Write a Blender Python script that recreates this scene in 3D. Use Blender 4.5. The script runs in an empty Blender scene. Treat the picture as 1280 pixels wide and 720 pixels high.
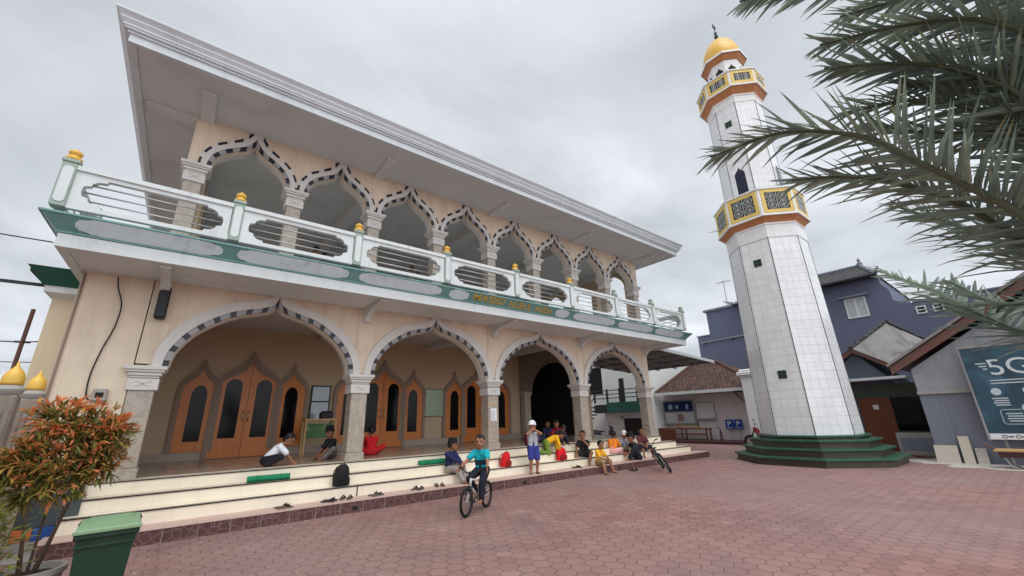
import bpy, bmesh, math, random
from mathutils import Vector, Matrix, noise
import numpy as np

S = bpy.context.scene
COL = S.collection
R = math.radians
pi = math.pi
random.seed(7)

# ------------------------------------------------------------------ camera
F, YAW, PITCH, ROLL = 505.24, 0.66989, 0.31166, -0.02811
cd = bpy.data.cameras.new('camera')
cam = bpy.data.objects.new('camera', cd)
COL.objects.link(cam)
fw = Vector((math.sin(YAW) * math.cos(PITCH), math.cos(YAW) * math.cos(PITCH), math.sin(PITCH)))
rt0 = Vector((math.cos(YAW), -math.sin(YAW), 0))
up0 = rt0.cross(fw)
rt = math.cos(ROLL) * rt0 + math.sin(ROLL) * up0
up = -math.sin(ROLL) * rt0 + math.cos(ROLL) * up0
mw = Matrix((rt, up, -fw)).transposed().to_4x4()
mw.translation = Vector((-0.0605, -9.7178, 1.6))
cam.matrix_world = mw
cd.sensor_fit = 'HORIZONTAL'
cd.sensor_width = 36
cd.lens = F / 1280 * 36
cd.clip_start = 0.05
cd.clip_end = 2000
S.camera = cam

# ------------------------------------------------------------------ world, sun, exposure
SUN_EL, SUN_AZ = R(58), R(200)      # azimuth measured clockwise from +Y
W = bpy.data.worlds.new('World')
S.world = W
W.use_nodes = True
nt = W.node_tree
nt.nodes.clear()
N = nt.nodes.new
out = N('ShaderNodeOutputWorld')
sky = N('ShaderNodeTexSky')
sky.sky_type = 'NISHITA'
sky.sun_disc = False
sky.sun_elevation = SUN_EL
sky.sun_rotation = SUN_AZ
bg1 = N('ShaderNodeBackground')
bg1.inputs['Strength'].default_value = 0.1
nt.links.new(sky.outputs[0], bg1.inputs['Color'])
tc = N('ShaderNodeTexCoord')
sep = N('ShaderNodeSeparateXYZ')
nt.links.new(tc.outputs['Generated'], sep.inputs[0])
def wm(op, a, b=None, c=None):
    n = N('ShaderNodeMath')
    n.operation = op
    for i, v in enumerate((a, b, c)):
        if v is None: continue
        if isinstance(v, (int, float)): n.inputs[i].default_value = v
        else: nt.links.new(v, n.inputs[i])
    return n.outputs[0]
zp = wm('MAXIMUM', sep.outputs[2], 0.0)
den = wm('ADD', zp, 0.22)
cx = wm('DIVIDE', sep.outputs[0], den)
cy = wm('DIVIDE', sep.outputs[1], den)
cmb = N('ShaderNodeCombineXYZ')
nt.links.new(cx, cmb.inputs[0]); nt.links.new(cy, cmb.inputs[1])
n1 = N('ShaderNodeTexNoise')
n1.inputs['Scale'].default_value = 1.15
n1.inputs['Detail'].default_value = 7
n1.inputs['Roughness'].default_value = 0.52
n1.inputs['Distortion'].default_value = 0.35
nt.links.new(cmb.outputs[0], n1.inputs['Vector'])
cr = N('ShaderNodeValToRGB')
e = cr.color_ramp.elements
e[0].position = 0.36; e[0].color = (0.53, 0.565, 0.60, 1)
e[1].position = 0.64; e[1].color = (0.86, 0.895, 0.955, 1)
nt.links.new(n1.outputs['Fac'], cr.inputs['Fac'])
# sky brightness added overhead and south, behind the camera, to light the front wall
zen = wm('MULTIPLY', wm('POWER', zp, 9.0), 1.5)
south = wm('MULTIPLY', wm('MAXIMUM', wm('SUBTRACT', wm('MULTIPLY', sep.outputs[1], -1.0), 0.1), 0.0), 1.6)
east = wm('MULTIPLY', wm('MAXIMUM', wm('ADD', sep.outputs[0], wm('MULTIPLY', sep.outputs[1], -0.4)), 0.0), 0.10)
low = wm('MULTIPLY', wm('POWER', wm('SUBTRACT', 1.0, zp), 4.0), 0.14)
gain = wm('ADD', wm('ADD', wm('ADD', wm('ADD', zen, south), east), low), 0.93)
bg2 = N('ShaderNodeBackground')
nt.links.new(cr.outputs[0], bg2.inputs['Color'])
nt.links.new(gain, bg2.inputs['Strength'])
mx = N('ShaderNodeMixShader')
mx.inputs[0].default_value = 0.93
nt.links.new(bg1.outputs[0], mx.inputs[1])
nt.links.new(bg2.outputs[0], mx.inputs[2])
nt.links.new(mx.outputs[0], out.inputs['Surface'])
sl = bpy.data.lights.new('sun', 'SUN')
sl.energy = 1.2
sl.angle = R(40)
sl.color = (1, 0.985, 0.955)
so = bpy.data.objects.new('sun', sl)
COL.objects.link(so)
sd = Vector((math.sin(SUN_AZ) * math.cos(SUN_EL), math.cos(SUN_AZ) * math.cos(SUN_EL), math.sin(SUN_EL)))
so.rotation_euler = sd.to_track_quat('Z', 'Y').to_euler()
S.view_settings.view_transform = 'Standard'
S.view_settings.look = 'None'
S.view_settings.gamma = 1
S.view_settings.exposure = 0.08
S.view_settings.use_curve_mapping = False
S.render.engine = 'CYCLES'
S.cycles.max_bounces = 6
S.cycles.diffuse_bounces = 4
S.cycles.glossy_bounces = 3
S.cycles.use_denoising = True

# ------------------------------------------------------------------ materials
def lin(r, g, b):
    f = lambda c: (c / 255 / 12.92) if c <= 10 else ((c / 255 + 0.055) / 1.055) ** 2.4
    return (f(r), f(g), f(b), 1)

class NT:
    """small node-building helper"""
    def __init__(s, name):
        s.m = bpy.data.materials.new(name)
        s.m.use_nodes = True
        s.t = s.m.node_tree
        s.b = s.t.nodes['Principled BSDF']
    def n(s, typ, **kw):
        q = s.t.nodes.new(typ)
        for k, v in kw.items(): setattr(q, k, v)
        return q
    def put(s, sock, v):
        if hasattr(v, 'is_output'): s.t.links.new(v, sock)
        elif isinstance(v, (tuple, list)) and len(v) == 3 and sock.type == 'RGBA': sock.default_value = (*v, 1)
        else: sock.default_value = v
    def math(s, op, a, b=None, c=None):
        q = s.n('ShaderNodeMath', operation=op)
        for i, v in enumerate((a, b, c)):
            if v is not None: s.put(q.inputs[i], v)
        return q.outputs[0]
    def vec(s, op, a, b=None):
        q = s.n('ShaderNodeVectorMath', operation=op)
        s.put(q.inputs[0], a)
        if b is not None: s.put(q.inputs[1], b)
        return q
    def mix(s, f, a, b, blend='MIX'):
        q = s.n('ShaderNodeMix', data_type='RGBA', blend_type=blend)
        s.put(q.inputs[0], f); s.put(q.inputs[6], a); s.put(q.inputs[7], b)
        return q.outputs[2]
    def co(s):
        if not hasattr(s, '_co'): s._co = s.n('ShaderNodeTexCoord').outputs['Object']
        return s._co
    def xyz(s, v):
        return s.n('ShaderNodeSeparateXYZ') if v is None else s._sep(v)
    def _sep(s, v):
        q = s.n('ShaderNodeSeparateXYZ'); s.t.links.new(v, q.inputs[0]); return q.outputs
    def comb(s, x, y, z=0.0):
        q = s.n('ShaderNodeCombineXYZ')
        for i, v in enumerate((x, y, z)): s.put(q.inputs[i], v)
        return q.outputs[0]
    def noise(s, v, scale, detail=4, rough=.55, dist=0):
        q = s.n('ShaderNodeTexNoise')
        s.t.links.new(v, q.inputs['Vector'])
        q.inputs['Scale'].default_value = scale; q.inputs['Detail'].default_value = detail
        q.inputs['Roughness'].default_value = rough; q.inputs['Distortion'].default_value = dist
        return q.outputs['Fac']
    def ramp(s, f, *stops):
        q = s.n('ShaderNodeValToRGB')
        s.put(q.inputs[0], f)
        el = q.color_ramp.elements
        while len(el) < len(stops): el.new(0.5)
        for i, (p, c) in enumerate(stops):
            el[i].position = p
            el[i].color = c if isinstance(c, tuple) else (c, c, c, 1)
        return q.outputs[0]
    def bump(s, h, strength=.3, dist=.01):
        q = s.n('ShaderNodeBump')
        q.inputs['Strength'].default_value = strength; q.inputs['Distance'].default_value = dist
        s.put(q.inputs['Height'], h); s.t.links.new(q.outputs[0], s.b.inputs['Normal'])
    def done(s, col, rough=.7, metal=0, spec=.4):
        s.put(s.b.inputs['Base Color'], col); s.put(s.b.inputs['Roughness'], rough)
        s.b.inputs['Metallic'].default_value = metal
        s.b.inputs['Specular IOR Level'].default_value = spec
        return s.m

def mat(name, c, rough=.7, var=.18, scale=3, fine=40, metal=0, spec=.35, streak=0, bump=0, dirt=None, dirt_amt=.35):
    k = NT(name); co = k.co()
    a = k.noise(co, scale, 5)
    b = k.noise(co, fine, 2)
    v = k.math('ADD', k.math('MULTIPLY', k.math('SUBTRACT', a, .5), var * 2), k.math('MULTIPLY', k.math('SUBTRACT', b, .5), var * .7))
    if streak:
        x, y, z = k.xyz(co)
        st = k.noise(k.comb(k.math('MULTIPLY', x, 5.), k.math('MULTIPLY', y, 5.), k.math('MULTIPLY', z, .45)), 1.2, 5, .6)
        v = k.math('SUBTRACT', v, k.math('MULTIPLY', k.math('MAXIMUM', k.math('SUBTRACT', st, .52), 0.), streak * 4))
    f = k.math('ADD', v, 1.)
    hs = k.vec('SCALE', lin(*c)[:3]); k.put(hs.inputs[3], f)
    col = hs.outputs[0]
    if dirt:
        d = k.noise(co, scale * .6, 6, .65, .6)
        d = k.ramp(d, (.52, 0.), (.72, 1.))
        col = k.mix(k.math('MULTIPLY', d, dirt_amt), col, lin(*dirt))
    if bump: k.bump(k.math('ADD', k.noise(co, fine * 2, 4), k.math('MULTIPLY', a, .6)), bump, .01)
    return k.done(col, rough, metal, spec)

def tile(name, c, grout, sx, sz, rough=.4, var=.1, gw=.006, axis='wall', radius=1, spec=.45, dirt=None, off=0.0):
    k = NT(name); co = k.co()
    x, y, z = k.xyz(co)
    if axis == 'wall': v = k.comb(k.math('ADD', x, y), z)
    elif axis == 'floor': v = k.comb(x, y)
    else: v = k.comb(k.math('MULTIPLY', k.math('ARCTAN2', y, x), radius), z)
    br = k.n('ShaderNodeTexBrick', offset=off, squash=1.0)
    k.t.links.new(v, br.inputs['Vector'])
    br.inputs['Scale'].default_value = 1.0
    br.inputs['Brick Width'].default_value = sx; br.inputs['Row Height'].default_value = sz
    br.inputs['Mortar Size'].default_value = gw; br.inputs['Mortar Smooth'].default_value = .3
    l = lin(*c)
    br.inputs['Color1'].default_value = tuple(a * (1 - var) for a in l[:3]) + (1,)
    br.inputs['Color2'].default_value = tuple(min(1, a * (1 + var * .5)) for a in l[:3]) + (1,)
    br.inputs['Mortar'].default_value = lin(*grout)
    f = k.math('ADD', k.math('MULTIPLY', k.math('SUBTRACT', k.noise(co, 1.3, 6, .6), .5), .35), 1.)
    hs = k.vec('SCALE', br.outputs[0]); k.put(hs.inputs[3], f)
    col = hs.outputs[0]
    if dirt:
        st = k.noise(k.comb(k.math('MULTIPLY', k.math('ADD', x, y), 3.), k.math('MULTIPLY', z, .5), 0.), 1.1, 6, .65)
        col = k.mix(k.ramp(st, (.5, 0.), (.8, .5)), col, lin(*dirt))
    k.bump(k.math('SUBTRACT', 1., br.outputs['Fac']), .25, .004)
    rr = k.math('ADD', k.math('MULTIPLY', k.noise(co, 6, 4), .25), rough - .1)
    return k.done(col, rr, 0, spec)

def marble(name, c, vein, scale=2.2, rough=.35):
    k = NT(name); co = k.co()
    n = k.noise(co, scale, 8, .65, 1.4)
    v = k.math('ABSOLUTE', k.math('SUBTRACT', n, .5))
    ve = k.ramp(v, (0., 1.), (.05, 0.))
    base = k.mix(k.noise(co, scale * .8, 5), tuple(a * .78 for a in lin(*c)[:3]) + (1,), lin(*c))
    col = k.mix(k.math('MULTIPLY', ve, .55), base, lin(*vein))
    x, y, z = k.xyz(co)
    j = k.math('LESS_THAN', k.math('FRACT', k.math('DIVIDE', z, .6)), .012)
    col = k.mix(k.math('MULTIPLY', j, .4), col, lin(120, 112, 105))
    return k.done(col, rough, 0, .4)

def paver_mat():
    k = NT('brick_pavers')
    geo = k.n('ShaderNodeNewGeometry').outputs['Position']
    mp = k.n('ShaderNodeMapping')
    k.t.links.new(geo, mp.inputs['Vector'])
    mp.inputs['Rotation'].default_value = (0, 0, R(0))
    s = 1 / .225
    mp.inputs['Scale'].default_value = (s, s, 0)
    p = mp.outputs[0]
    r = (1.0, 1.7320508, 1.0); h = (.5, .8660254, .5)
    def cell(q):
        mod = k.n('ShaderNodeVectorMath', operation='FLOOR')
        dv = k.vec('DIVIDE', q, r).outputs[0]
        fl = k.vec('FLOOR', dv).outputs[0]
        return k.vec('SUBTRACT', k.vec('SUBTRACT', q, k.vec('MULTIPLY', fl, r).outputs[0]).outputs[0], h).outputs[0]
    a = cell(p); b = cell(k.vec('SUBTRACT', p, h).outputs[0])
    za = k.vec('MULTIPLY', a, (1, 1, 0)).outputs[0]; zb = k.vec('MULTIPLY', b, (1, 1, 0)).outputs[0]
    la = k.vec('DOT_PRODUCT', za, za).outputs['Value']; lb = k.vec('DOT_PRODUCT', zb, zb).outputs['Value']
    sel = k.math('LESS_THAN', la, lb)
    g = k.n('ShaderNodeMix', data_type='VECTOR')
    k.put(g.inputs[0], sel); k.t.links.new(zb, g.inputs[4]); k.t.links.new(za, g.inputs[5])
    gv = g.outputs[1]
    ab = k.vec('ABSOLUTE', gv).outputs[0]
    d1 = k.vec('DOT_PRODUCT', ab, (.5, .8660254, 0)).outputs['Value']
    ax = k.xyz(ab)[0]
    d = k.math('MAXIMUM', d1, ax)
    edge = k.ramp(d, (.456, 0.), (.494, 1.))
    cid = k.vec('SUBTRACT', p, gv).outputs[0]
    wn = k.n('ShaderNodeTexWhiteNoise', noise_dimensions='2D')
    k.t.links.new(k.vec('MULTIPLY', k.vec('FLOOR', k.vec('MULTIPLY', cid, (4, 4, 0)).outputs[0]).outputs[0], (.31, .31, 0)).outputs[0], wn.inputs['Vector'])
    rnd = wn.outputs['Value']
    big = k.noise(geo, .16, 4, .55, .4)
    mid = k.noise(geo, 1.1, 6, .65)
    fine = k.noise(geo, 45, 3, .6)
    c1 = k.mix(rnd, lin(136, 98, 93), lin(158, 117, 110))
    c1 = k.mix(k.ramp(big, (.36, 0.), (.68, 1.)), c1, lin(146, 120, 114))
    c1 = k.mix(k.ramp(mid, (.54, 0.), (.8, .45)), c1, lin(176, 156, 148))
    c1 = k.mix(k.ramp(k.noise(geo, .55, 7, .7, .8), (.5, 0.), (.7, .55)), c1, lin(116, 92, 88))
    hs = k.vec('SCALE', c1); k.put(hs.inputs[3], k.math('ADD', k.math('MULTIPLY', fine, .5), .75))
    worn = k.math('MULTIPLY', edge, k.math('ADD', k.math('MULTIPLY', k.noise(geo, .5, 3), .9), .2))
    col = k.mix(k.math('MINIMUM', worn, 1.), hs.outputs[0], lin(92, 68, 64))
    k.bump(k.math('ADD', k.math('MULTIPLY', k.math('SUBTRACT', 1., edge), 1.), k.math('ADD', k.math('MULTIPLY', rnd, .5), k.math('MULTIPLY', fine, .3))), .5, .012)
    return k.done(col, k.math('ADD', k.math('MULTIPLY', mid, .35), .5), 0, .35)

def crackle():
    k = NT('crackle_stone'); co = k.co()
    x, y, z = k.xyz(co)
    v = k.n('ShaderNodeTexVoronoi', feature='DISTANCE_TO_EDGE')
    k.t.links.new(co, v.inputs['Vector']); v.inputs['Scale'].default_value = 9
    ln = k.ramp(v.outputs[0], (.02, 1.), (.07, 0.))
    v2 = k.n('ShaderNodeTexVoronoi'); k.t.links.new(co, v2.inputs['Vector']); v2.inputs['Scale'].default_value = 9
    base = k.mix(k.noise(v2.outputs['Color'], 3), lin(70, 45, 45), lin(98, 68, 65))
    col = k.mix(ln, base, lin(118, 90, 86))
    j = k.math('LESS_THAN', k.math('FRACT', k.math('DIVIDE', x, .42)), .02)
    col = k.mix(k.math('MULTIPLY', j, .7), col, lin(165, 150, 140))
    return k.done(col, .55, 0, .35)

def rooftile(name, c1, c2, s=.22, axis=0):
    k = NT(name); co = k.co()
    x, y, z = k.xyz(co)
    br = k.n('ShaderNodeTexBrick', offset=.5)
    u = (x, y)[axis]
    k.t.links.new(k.comb(u, k.math('MULTIPLY', z, 1.6)), br.inputs['Vector'])
    br.inputs['Scale'].default_value = 1; br.inputs['Brick Width'].default_value = s; br.inputs['Row Height'].default_value = s
    br.inputs['Mortar Size'].default_value = .02
    br.inputs['Color1'].default_value = lin(*c1); br.inputs['Color2'].default_value = lin(*c2)
    br.inputs['Mortar'].default_value = lin(*[a * .45 for a in c1])
    col = k.mix(k.ramp(k.noise(co, 2.2, 6, .7), (.5, 0.), (.75, .6)), br.outputs[0], lin(*[a * .6 + 20 for a in c2]))
    w = k.math('SINE', k.math('MULTIPLY', u, 2 * pi / s))
    k.bump(k.math('ADD', w, k.math('MULTIPLY', br.outputs['Fac'], -1.)), .6, .03)
    return k.done(col, .85, 0, .2)

def wood(name, c1, c2, rough=.4):
    k = NT(name); co = k.co()
    x, y, z = k.xyz(co)
    n = k.noise(k.comb(k.math('MULTIPLY', x, 14.), k.math('MULTIPLY', y, 14.), k.math('MULTIPLY', z, 1.1)), 1.5, 6, .6, 1.)
    col = k.mix(n, lin(*c1), lin(*c2))
    return k.done(col, rough, 0, .4)

m_pav = paver_mat()
m_wall = tile('cream_wall', (222, 205, 182), (202, 184, 160), .42, .9, .62, .03, .003, spec=.3, dirt=(168, 148, 128))
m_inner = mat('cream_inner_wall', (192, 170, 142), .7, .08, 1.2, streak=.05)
m_white = mat('white_paint', (208, 214, 213), .6, .07, 2, streak=.15, dirt=(176, 180, 176), dirt_amt=.3)
m_trim = mat('grey_white_trim', (206, 202, 196), .55, .07, 3, streak=.08)
m_soffit = mat('soffit_paint', (204, 206, 204), .75, .06, 1, dirt=(158, 152, 148), dirt_amt=.35)
m_cornice = mat('cornice_paint', (204, 212, 214), .6, .06, 2, streak=.12, dirt=(168, 174, 174), dirt_amt=.3)
m_marble = marble('column_marble', (182, 170, 156), (138, 126, 114))
m_green = mat('balcony_green', (108, 152, 148), .5, .14, 3, streak=.3)
m_postgreen = mat('post_green', (150, 168, 156), .5, .1, 3, streak=.1)
m_cart = mat('cartouche_grey', (206, 222, 228), .55, .09, 3, streak=.3)
m_black = mat('black_tile', (38, 38, 48), .3, .2, 8)
m_chkgrey = mat('grey_tile', (150, 148, 148), .35, .12, 8)
m_gold = mat('gold_paint', (222, 176, 72), .35, .15, 6, spec=.5)
m_goldtext = mat('gold_letters', (196, 160, 66), .35, .1, 6)
m_steel = mat('stainless_steel', (176, 176, 174), .3, .06, 10, metal=.8)
m_floor = tile('platform_tile', (172, 152, 134), (120, 104, 92), .4, .4, .18, .06, .004, 'floor', spec=.5)
m_step = tile('cream_step_tile', (234, 223, 202), (212, 200, 178), .6, .6, .35, .03, .003, 'wall', spec=.4)
m_ledge = tile('pink_ledge_tile', (196, 168, 156), (160, 136, 126), .4, .4, .45, .05, .004, 'floor')
m_nose = mat('black_nosing', (30, 28, 28), .35, .1)
m_crack = crackle()
m_skirt = tile('grey_skirting', (168, 152, 138), (130, 116, 104), .4, .4, .3, .05, .004, 'wall')
m_surround = mat('door_surround', (146, 126, 112), .6, .06, 2)
m_wood = wood('varnished_teak', (224, 140, 66), (176, 96, 40), .35)
m_wood2 = wood('pale_wood', (206, 170, 118), (176, 136, 86), .5)
m_bwood = wood('brown_door', (126, 72, 44), (96, 52, 32), .5)
m_glass = mat('dark_glass', (13, 13, 14), .1, .1, 2, spec=.15)
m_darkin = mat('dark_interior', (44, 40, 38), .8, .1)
m_mtile = tile('minaret_tile', (228, 230, 230), (186, 189, 190), .25, .28, .26, .05, .007, 'cyl', 1.35, .45, dirt=(198, 200, 200))
m_mwhite = mat('minaret_white', (228, 229, 228), .5, .05, 3, streak=.1)
m_orange = mat('orange_soffit', (184, 124, 80), .55, .12, 4)
m_yellow = mat('yellow_frame', (218, 188, 104), .5, .1, 5)
m_mgreen = mat('green_step', (52, 92, 72), .38, .2, 2.5, dirt=(84, 104, 92), dirt_amt=.4)
m_mriser = tile('brown_riser', (70, 62, 50), (52, 46, 38), .3, .3, .45, .15, .006, 'cyl', 2.2)
m_blue = mat('slate_blue_paint', (98, 103, 124), .8, .05, .5, streak=.09)
m_greyhouse = mat('grey_render', (150, 152, 156), .85, .1, 1.4, streak=.25, dirt=(112, 112, 114), dirt_amt=.4, bump=.15)
m_greylow = mat('grey_blue_render', (124, 128, 140), .85, .1, 1.2, streak=.2, dirt=(96, 98, 108), dirt_amt=.5, bump=.15)
m_barge = mat('brown_barge', (112, 78, 68), .65, .12, 3)
m_rtile = rooftile('brown_roof_tile', (112, 84, 74), (80, 64, 60), .24, 1)
m_gtile = rooftile('grey_roof_tile', (92, 90, 90), (66, 64, 66), .24, 1)
m_asb = mat('weathered_sheet', (138, 134, 132), .9, .3, 1.6, dirt=(70, 68, 66), dirt_amt=.8, bump=.2)
m_pav_wall = mat('pavilion_plaster', (214, 204, 202), .8, .06, 1, streak=.2, dirt=(170, 158, 154))
m_dred = mat('dark_red_plinth', (78, 48, 50), .5, .15, 3)
m_concrete = mat('concrete', (160, 156, 150), .9, .15, 2, bump=.2, dirt=(110, 106, 100))
m_darkmet = mat('dark_metal', (46, 48, 52), .5, .15, 5, metal=.3)
m_blackpl = mat('black_plastic', (22, 22, 24), .45, .15, 8)
m_rubber = mat('rubber', (26, 25, 25), .8, .15, 12)
m_wire = mat('black_cable', (28, 27, 28), .6, .1)
m_blueSign = mat('blue_sign', (36, 70, 150), .4, .08)
m_signwhite = mat('sign_white', (226, 228, 230), .5, .04)
m_stone = mat('fence_stone', (140, 128, 116), .85, .25, 4, dirt=(90, 82, 74), dirt_amt=.6, bump=.4)
m_sand = mat('sandy_rubble', (190, 182, 174), .95, .3, 5, 60, bump=.5, dirt=(140, 128, 118), dirt_amt=.6)
m_dkgreen = mat('dark_green', (34, 84, 70), .5, .12)

# ------------------------------------------------------------------ mesh builder
class M:
    def __init__(s): s.v = []; s.f = []; s.mi = []
    def add(s, vs, fs, mi=0):
        o = len(s.v); s.v += [tuple(v) for v in vs]
        for f in fs: s.f.append([i + o for i in f]); s.mi.append(mi)
    def box(s, a, b, mi=0):
        x0, y0, z0 = a; x1, y1, z1 = b
        s.add([(x0, y0, z0), (x1, y0, z0), (x1, y1, z0), (x0, y1, z0), (x0, y0, z1), (x1, y0, z1), (x1, y1, z1), (x0, y1, z1)],
              [(0, 3, 2, 1), (4, 5, 6, 7), (0, 1, 5, 4), (1, 2, 6, 5), (2, 3, 7, 6), (3, 0, 4, 7)], mi)
        return s
    def bbox(s, a, b, bv=.01, mi=0):
        """box with bevelled edges (hull of shrunken corners)"""
        pts = []
        for i in range(8):
            c = [(a, b)[(i >> j) & 1][j] for j in range(3)]
            d = [1 if (i >> j) & 1 == 0 else -1 for j in range(3)]
            for j in range(3):
                q = list(c)
                for l in range(3):
                    if l != j: q[l] += d[l] * bv
                pts.append(q)
        return s.hull(pts, mi)
    def hull(s, pts, mi=0):
        bm = bmesh.new()
        for p in pts: bm.verts.new(p)
        r = bmesh.ops.convex_hull(bm, input=bm.verts)
        bmesh.ops.delete(bm, geom=[g for g in r['geom_interior'] if isinstance(g, bmesh.types.BMVert)], context='VERTS')
        bmesh.ops.dissolve_limit(bm, angle_limit=.01, verts=bm.verts, edges=bm.edges)
        bm.verts.index_update()
        s.add([v.co[:] for v in bm.verts], [[v.index for v in f.verts] for f in bm.faces], mi)
        bm.free(); return s
    def prism(s, poly, t0, t1, mp, mi=0):
        """poly 2D extruded from t0 to t1; mp(u,v,t)->xyz"""
        n = len(poly)
        vs = [mp(u, v, t0) for u, v in poly] + [mp(u, v, t1) for u, v in poly]
        fs = [list(range(n))[::-1], list(range(n, 2 * n))] + [[i, (i + 1) % n, n + (i + 1) % n, n + i] for i in range(n)]
        s.add(vs, fs, mi); return s
    def tube(s, pts, r, n=8, mi=0, cap=True):
        pts = [Vector(p) for p in pts]
        rs = r if isinstance(r, (list, tuple)) else [r] * len(pts)
        o = len(s.v); prev = None
        for i, p in enumerate(pts):
            t = (pts[min(i + 1, len(pts) - 1)] - pts[max(i - 1, 0)]).normalized()
            if prev is None:
                a = Vector((0, 0, 1)) if abs(t.z) < .9 else Vector((1, 0, 0))
                u = t.cross(a).normalized()
            else:
                u = (prev - t * prev.dot(t)).normalized()
            prev = u; w = t.cross(u)
            for k in range(n):
                an = 2 * pi * k / n
                s.v.append(tuple(p + (u * math.cos(an) + w * math.sin(an)) * rs[i]))
        for i in range(len(pts) - 1):
            for k in range(n):
                a = o + i * n + k; b = o + i * n + (k + 1) % n
                s.f.append([a, b, b + n, a + n]); s.mi.append(mi)
        if cap:
            s.f.append([o + k for k in range(n)][::-1]); s.mi.append(mi)
            e = o + (len(pts) - 1) * n
            s.f.append([e + k for k in range(n)]); s.mi.append(mi)
        return s
    def lathe(s, prof, n=24, c=(0, 0, 0), rot=0, mi=0):
        o = len(s.v)
        for r, z in prof:
            for k in range(n):
                a = rot + 2 * pi * k / n
                s.v.append((c[0] + r * math.cos(a), c[1] + r * math.sin(a), c[2] + z))
        for i in range(len(prof) - 1):
            for k in range(n):
                a = o + i * n + k; b = o + i * n + (k + 1) % n
                s.f.append([a, b, b + n, a + n]); s.mi.append(mi)
        if prof[0][0] > 1e-4: s.f.append([o + k for k in range(n)][::-1]); s.mi.append(mi)
        e = o + (len(prof) - 1) * n
        if prof[-1][0] > 1e-4: s.f.append([e + k for k in range(n)]); s.mi.append(mi)
        return s
    def build(s, name, mats, parent=None, smooth=False, loc=None, angle=None):
        me = bpy.data.meshes.new(name)
        me.from_pydata(s.v, [], s.f)
        if not isinstance(mats, (list, tuple)): mats = [mats]
        for m in mats: me.materials.append(m)
        me.polygons.foreach_set('material_index', s.mi)
        bm = bmesh.new(); bm.from_mesh(me)
        bmesh.ops.remove_doubles(bm, verts=bm.verts, dist=1e-5)
        bmesh.ops.recalc_face_normals(bm, faces=bm.faces)
        bm.to_mesh(me); bm.free()
        if smooth:
            me.polygons.foreach_set('use_smooth', [True] * len(me.polygons))
            if angle: me.set_sharp_from_angle(angle=R(angle))
        o = bpy.data.objects.new(name, me)
        COL.objects.link(o)
        if loc is not None: o.location = loc
        if parent: o.parent = parent
        return o

def thing(name, label, cat, loc=(0, 0, 0), rz=0, group=None):
    o = bpy.data.objects.new(name, None)
    COL.objects.link(o)
    o.location = loc; o.rotation_euler = (0, 0, rz)
    o.empty_display_size = .1
    return tag(o, label, cat, group)
def tag(o, label, cat, group=None):
    o['label'] = label; o['category'] = cat
    if group: o['group'] = group
    return o
def struct(o):
    o['kind'] = 'structure'; return o
def kids(o): return [c for c in bpy.data.objects if c.parent == o]
def copy_tree(o, parent=None):
    c = o.copy(); COL.objects.link(c)
    if parent: c.parent = parent
    for ch in kids(o): copy_tree(ch, c)
    return c

def resample(p, n):
    p = [Vector(q) for q in p]
    d = [0]
    for a, b in zip(p, p[1:]): d.append(d[-1] + (b - a).length)
    outp = []
    for i in range(n):
        t = d[-1] * i / (n - 1)
        j = max(k for k in range(len(d)) if d[k] <= t + 1e-9)
        j = min(j, len(p) - 2)
        w = (t - d[j]) / max(d[j + 1] - d[j], 1e-9)
        outp.append(p[j].lerp(p[j + 1], min(w, 1)))
    return [(q[0], q[1]) for q in outp]
def smoothp(p, n):
    """Catmull-Rom through the profile points, apex kept sharp"""
    q = [Vector(a) for a in p]; q = [q[0] * 2 - q[1]] + q + [q[-1] * 2 - q[-2]]
    o = []
    for i in range(1, len(q) - 2):
        for k in range(6):
            t = k / 6
            o.append(.5 * ((2 * q[i]) + (q[i + 1] - q[i - 1]) * t + (2 * q[i - 1] - 5 * q[i] + 4 * q[i + 1] - q[i + 2]) * t * t + (3 * q[i] - q[i - 1] - 3 * q[i + 1] + q[i + 2]) * t ** 3))
    o.append(q[-2])
    return resample(o, n)
def full(half): return [(-x, z) for x, z in half] + [(x, z) for x, z in half[::-1]][1:]

def ring(m, A, B, mp, y0, y1, mi=0, chk=None):
    """band between two profiles (same count), extruded y0..y1; mp(u,z,y)"""
    n = len(A)
    for i in range(n - 1):
        k = mi if chk is None else chk[i % len(chk)]
        q = [mp(*A[i], y0), mp(*A[i + 1], y0), mp(*B[i + 1], y0), mp(*B[i], y0), mp(*A[i], y1), mp(*A[i + 1], y1), mp(*B[i + 1], y1), mp(*B[i], y1)]
        m.add(q, [(0, 1, 2, 3), (4, 7, 6, 5), (0, 4, 5, 1), (3, 2, 6, 7)], k)
    for i in (0, n - 1):
        m.add([mp(*A[i], y0), mp(*B[i], y0), mp(*B[i], y1), mp(*A[i], y1)], [(0, 1, 2, 3)], mi if chk is None else chk[0])
XZ = lambda c: (lambda u, v, t: (c + u, t, v))
YZ = lambda c, x=0: (lambda u, v, t: (t, c + u, v))

# ------------------------------------------------------------------ ground
g = M()
g.add([(-150, -150, 0), (150, -150, 0), (150, 150, 0), (-150, 150, 0)], [(0, 1, 2, 3)])
struct(g.build('ground', m_pav))
def blob(name, pts, z, material):
    m = M(); n = len(pts); m.add([(x, y, z) for x, y in pts], [list(range(n))]); return struct(m.build(name, material))
random.seed(3)
pp = []
for i in range(40):
    a = 2 * pi * i / 40
    rr = 1 + .25 * random.uniform(-1, 1)
    pp.append((18.6 + 1.75 * rr * math.cos(a), -8.9 + 2.3 * rr * math.sin(a)))
blob('sandy_ground', pp, .004, m_sand)
blob('concrete_path', [(-2.6, -.9), (-1.25, -1.1), (-1.0, -.3), (-1.0, 9), (-4, 9), (-4, -.5)], .005, m_concrete)

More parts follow.
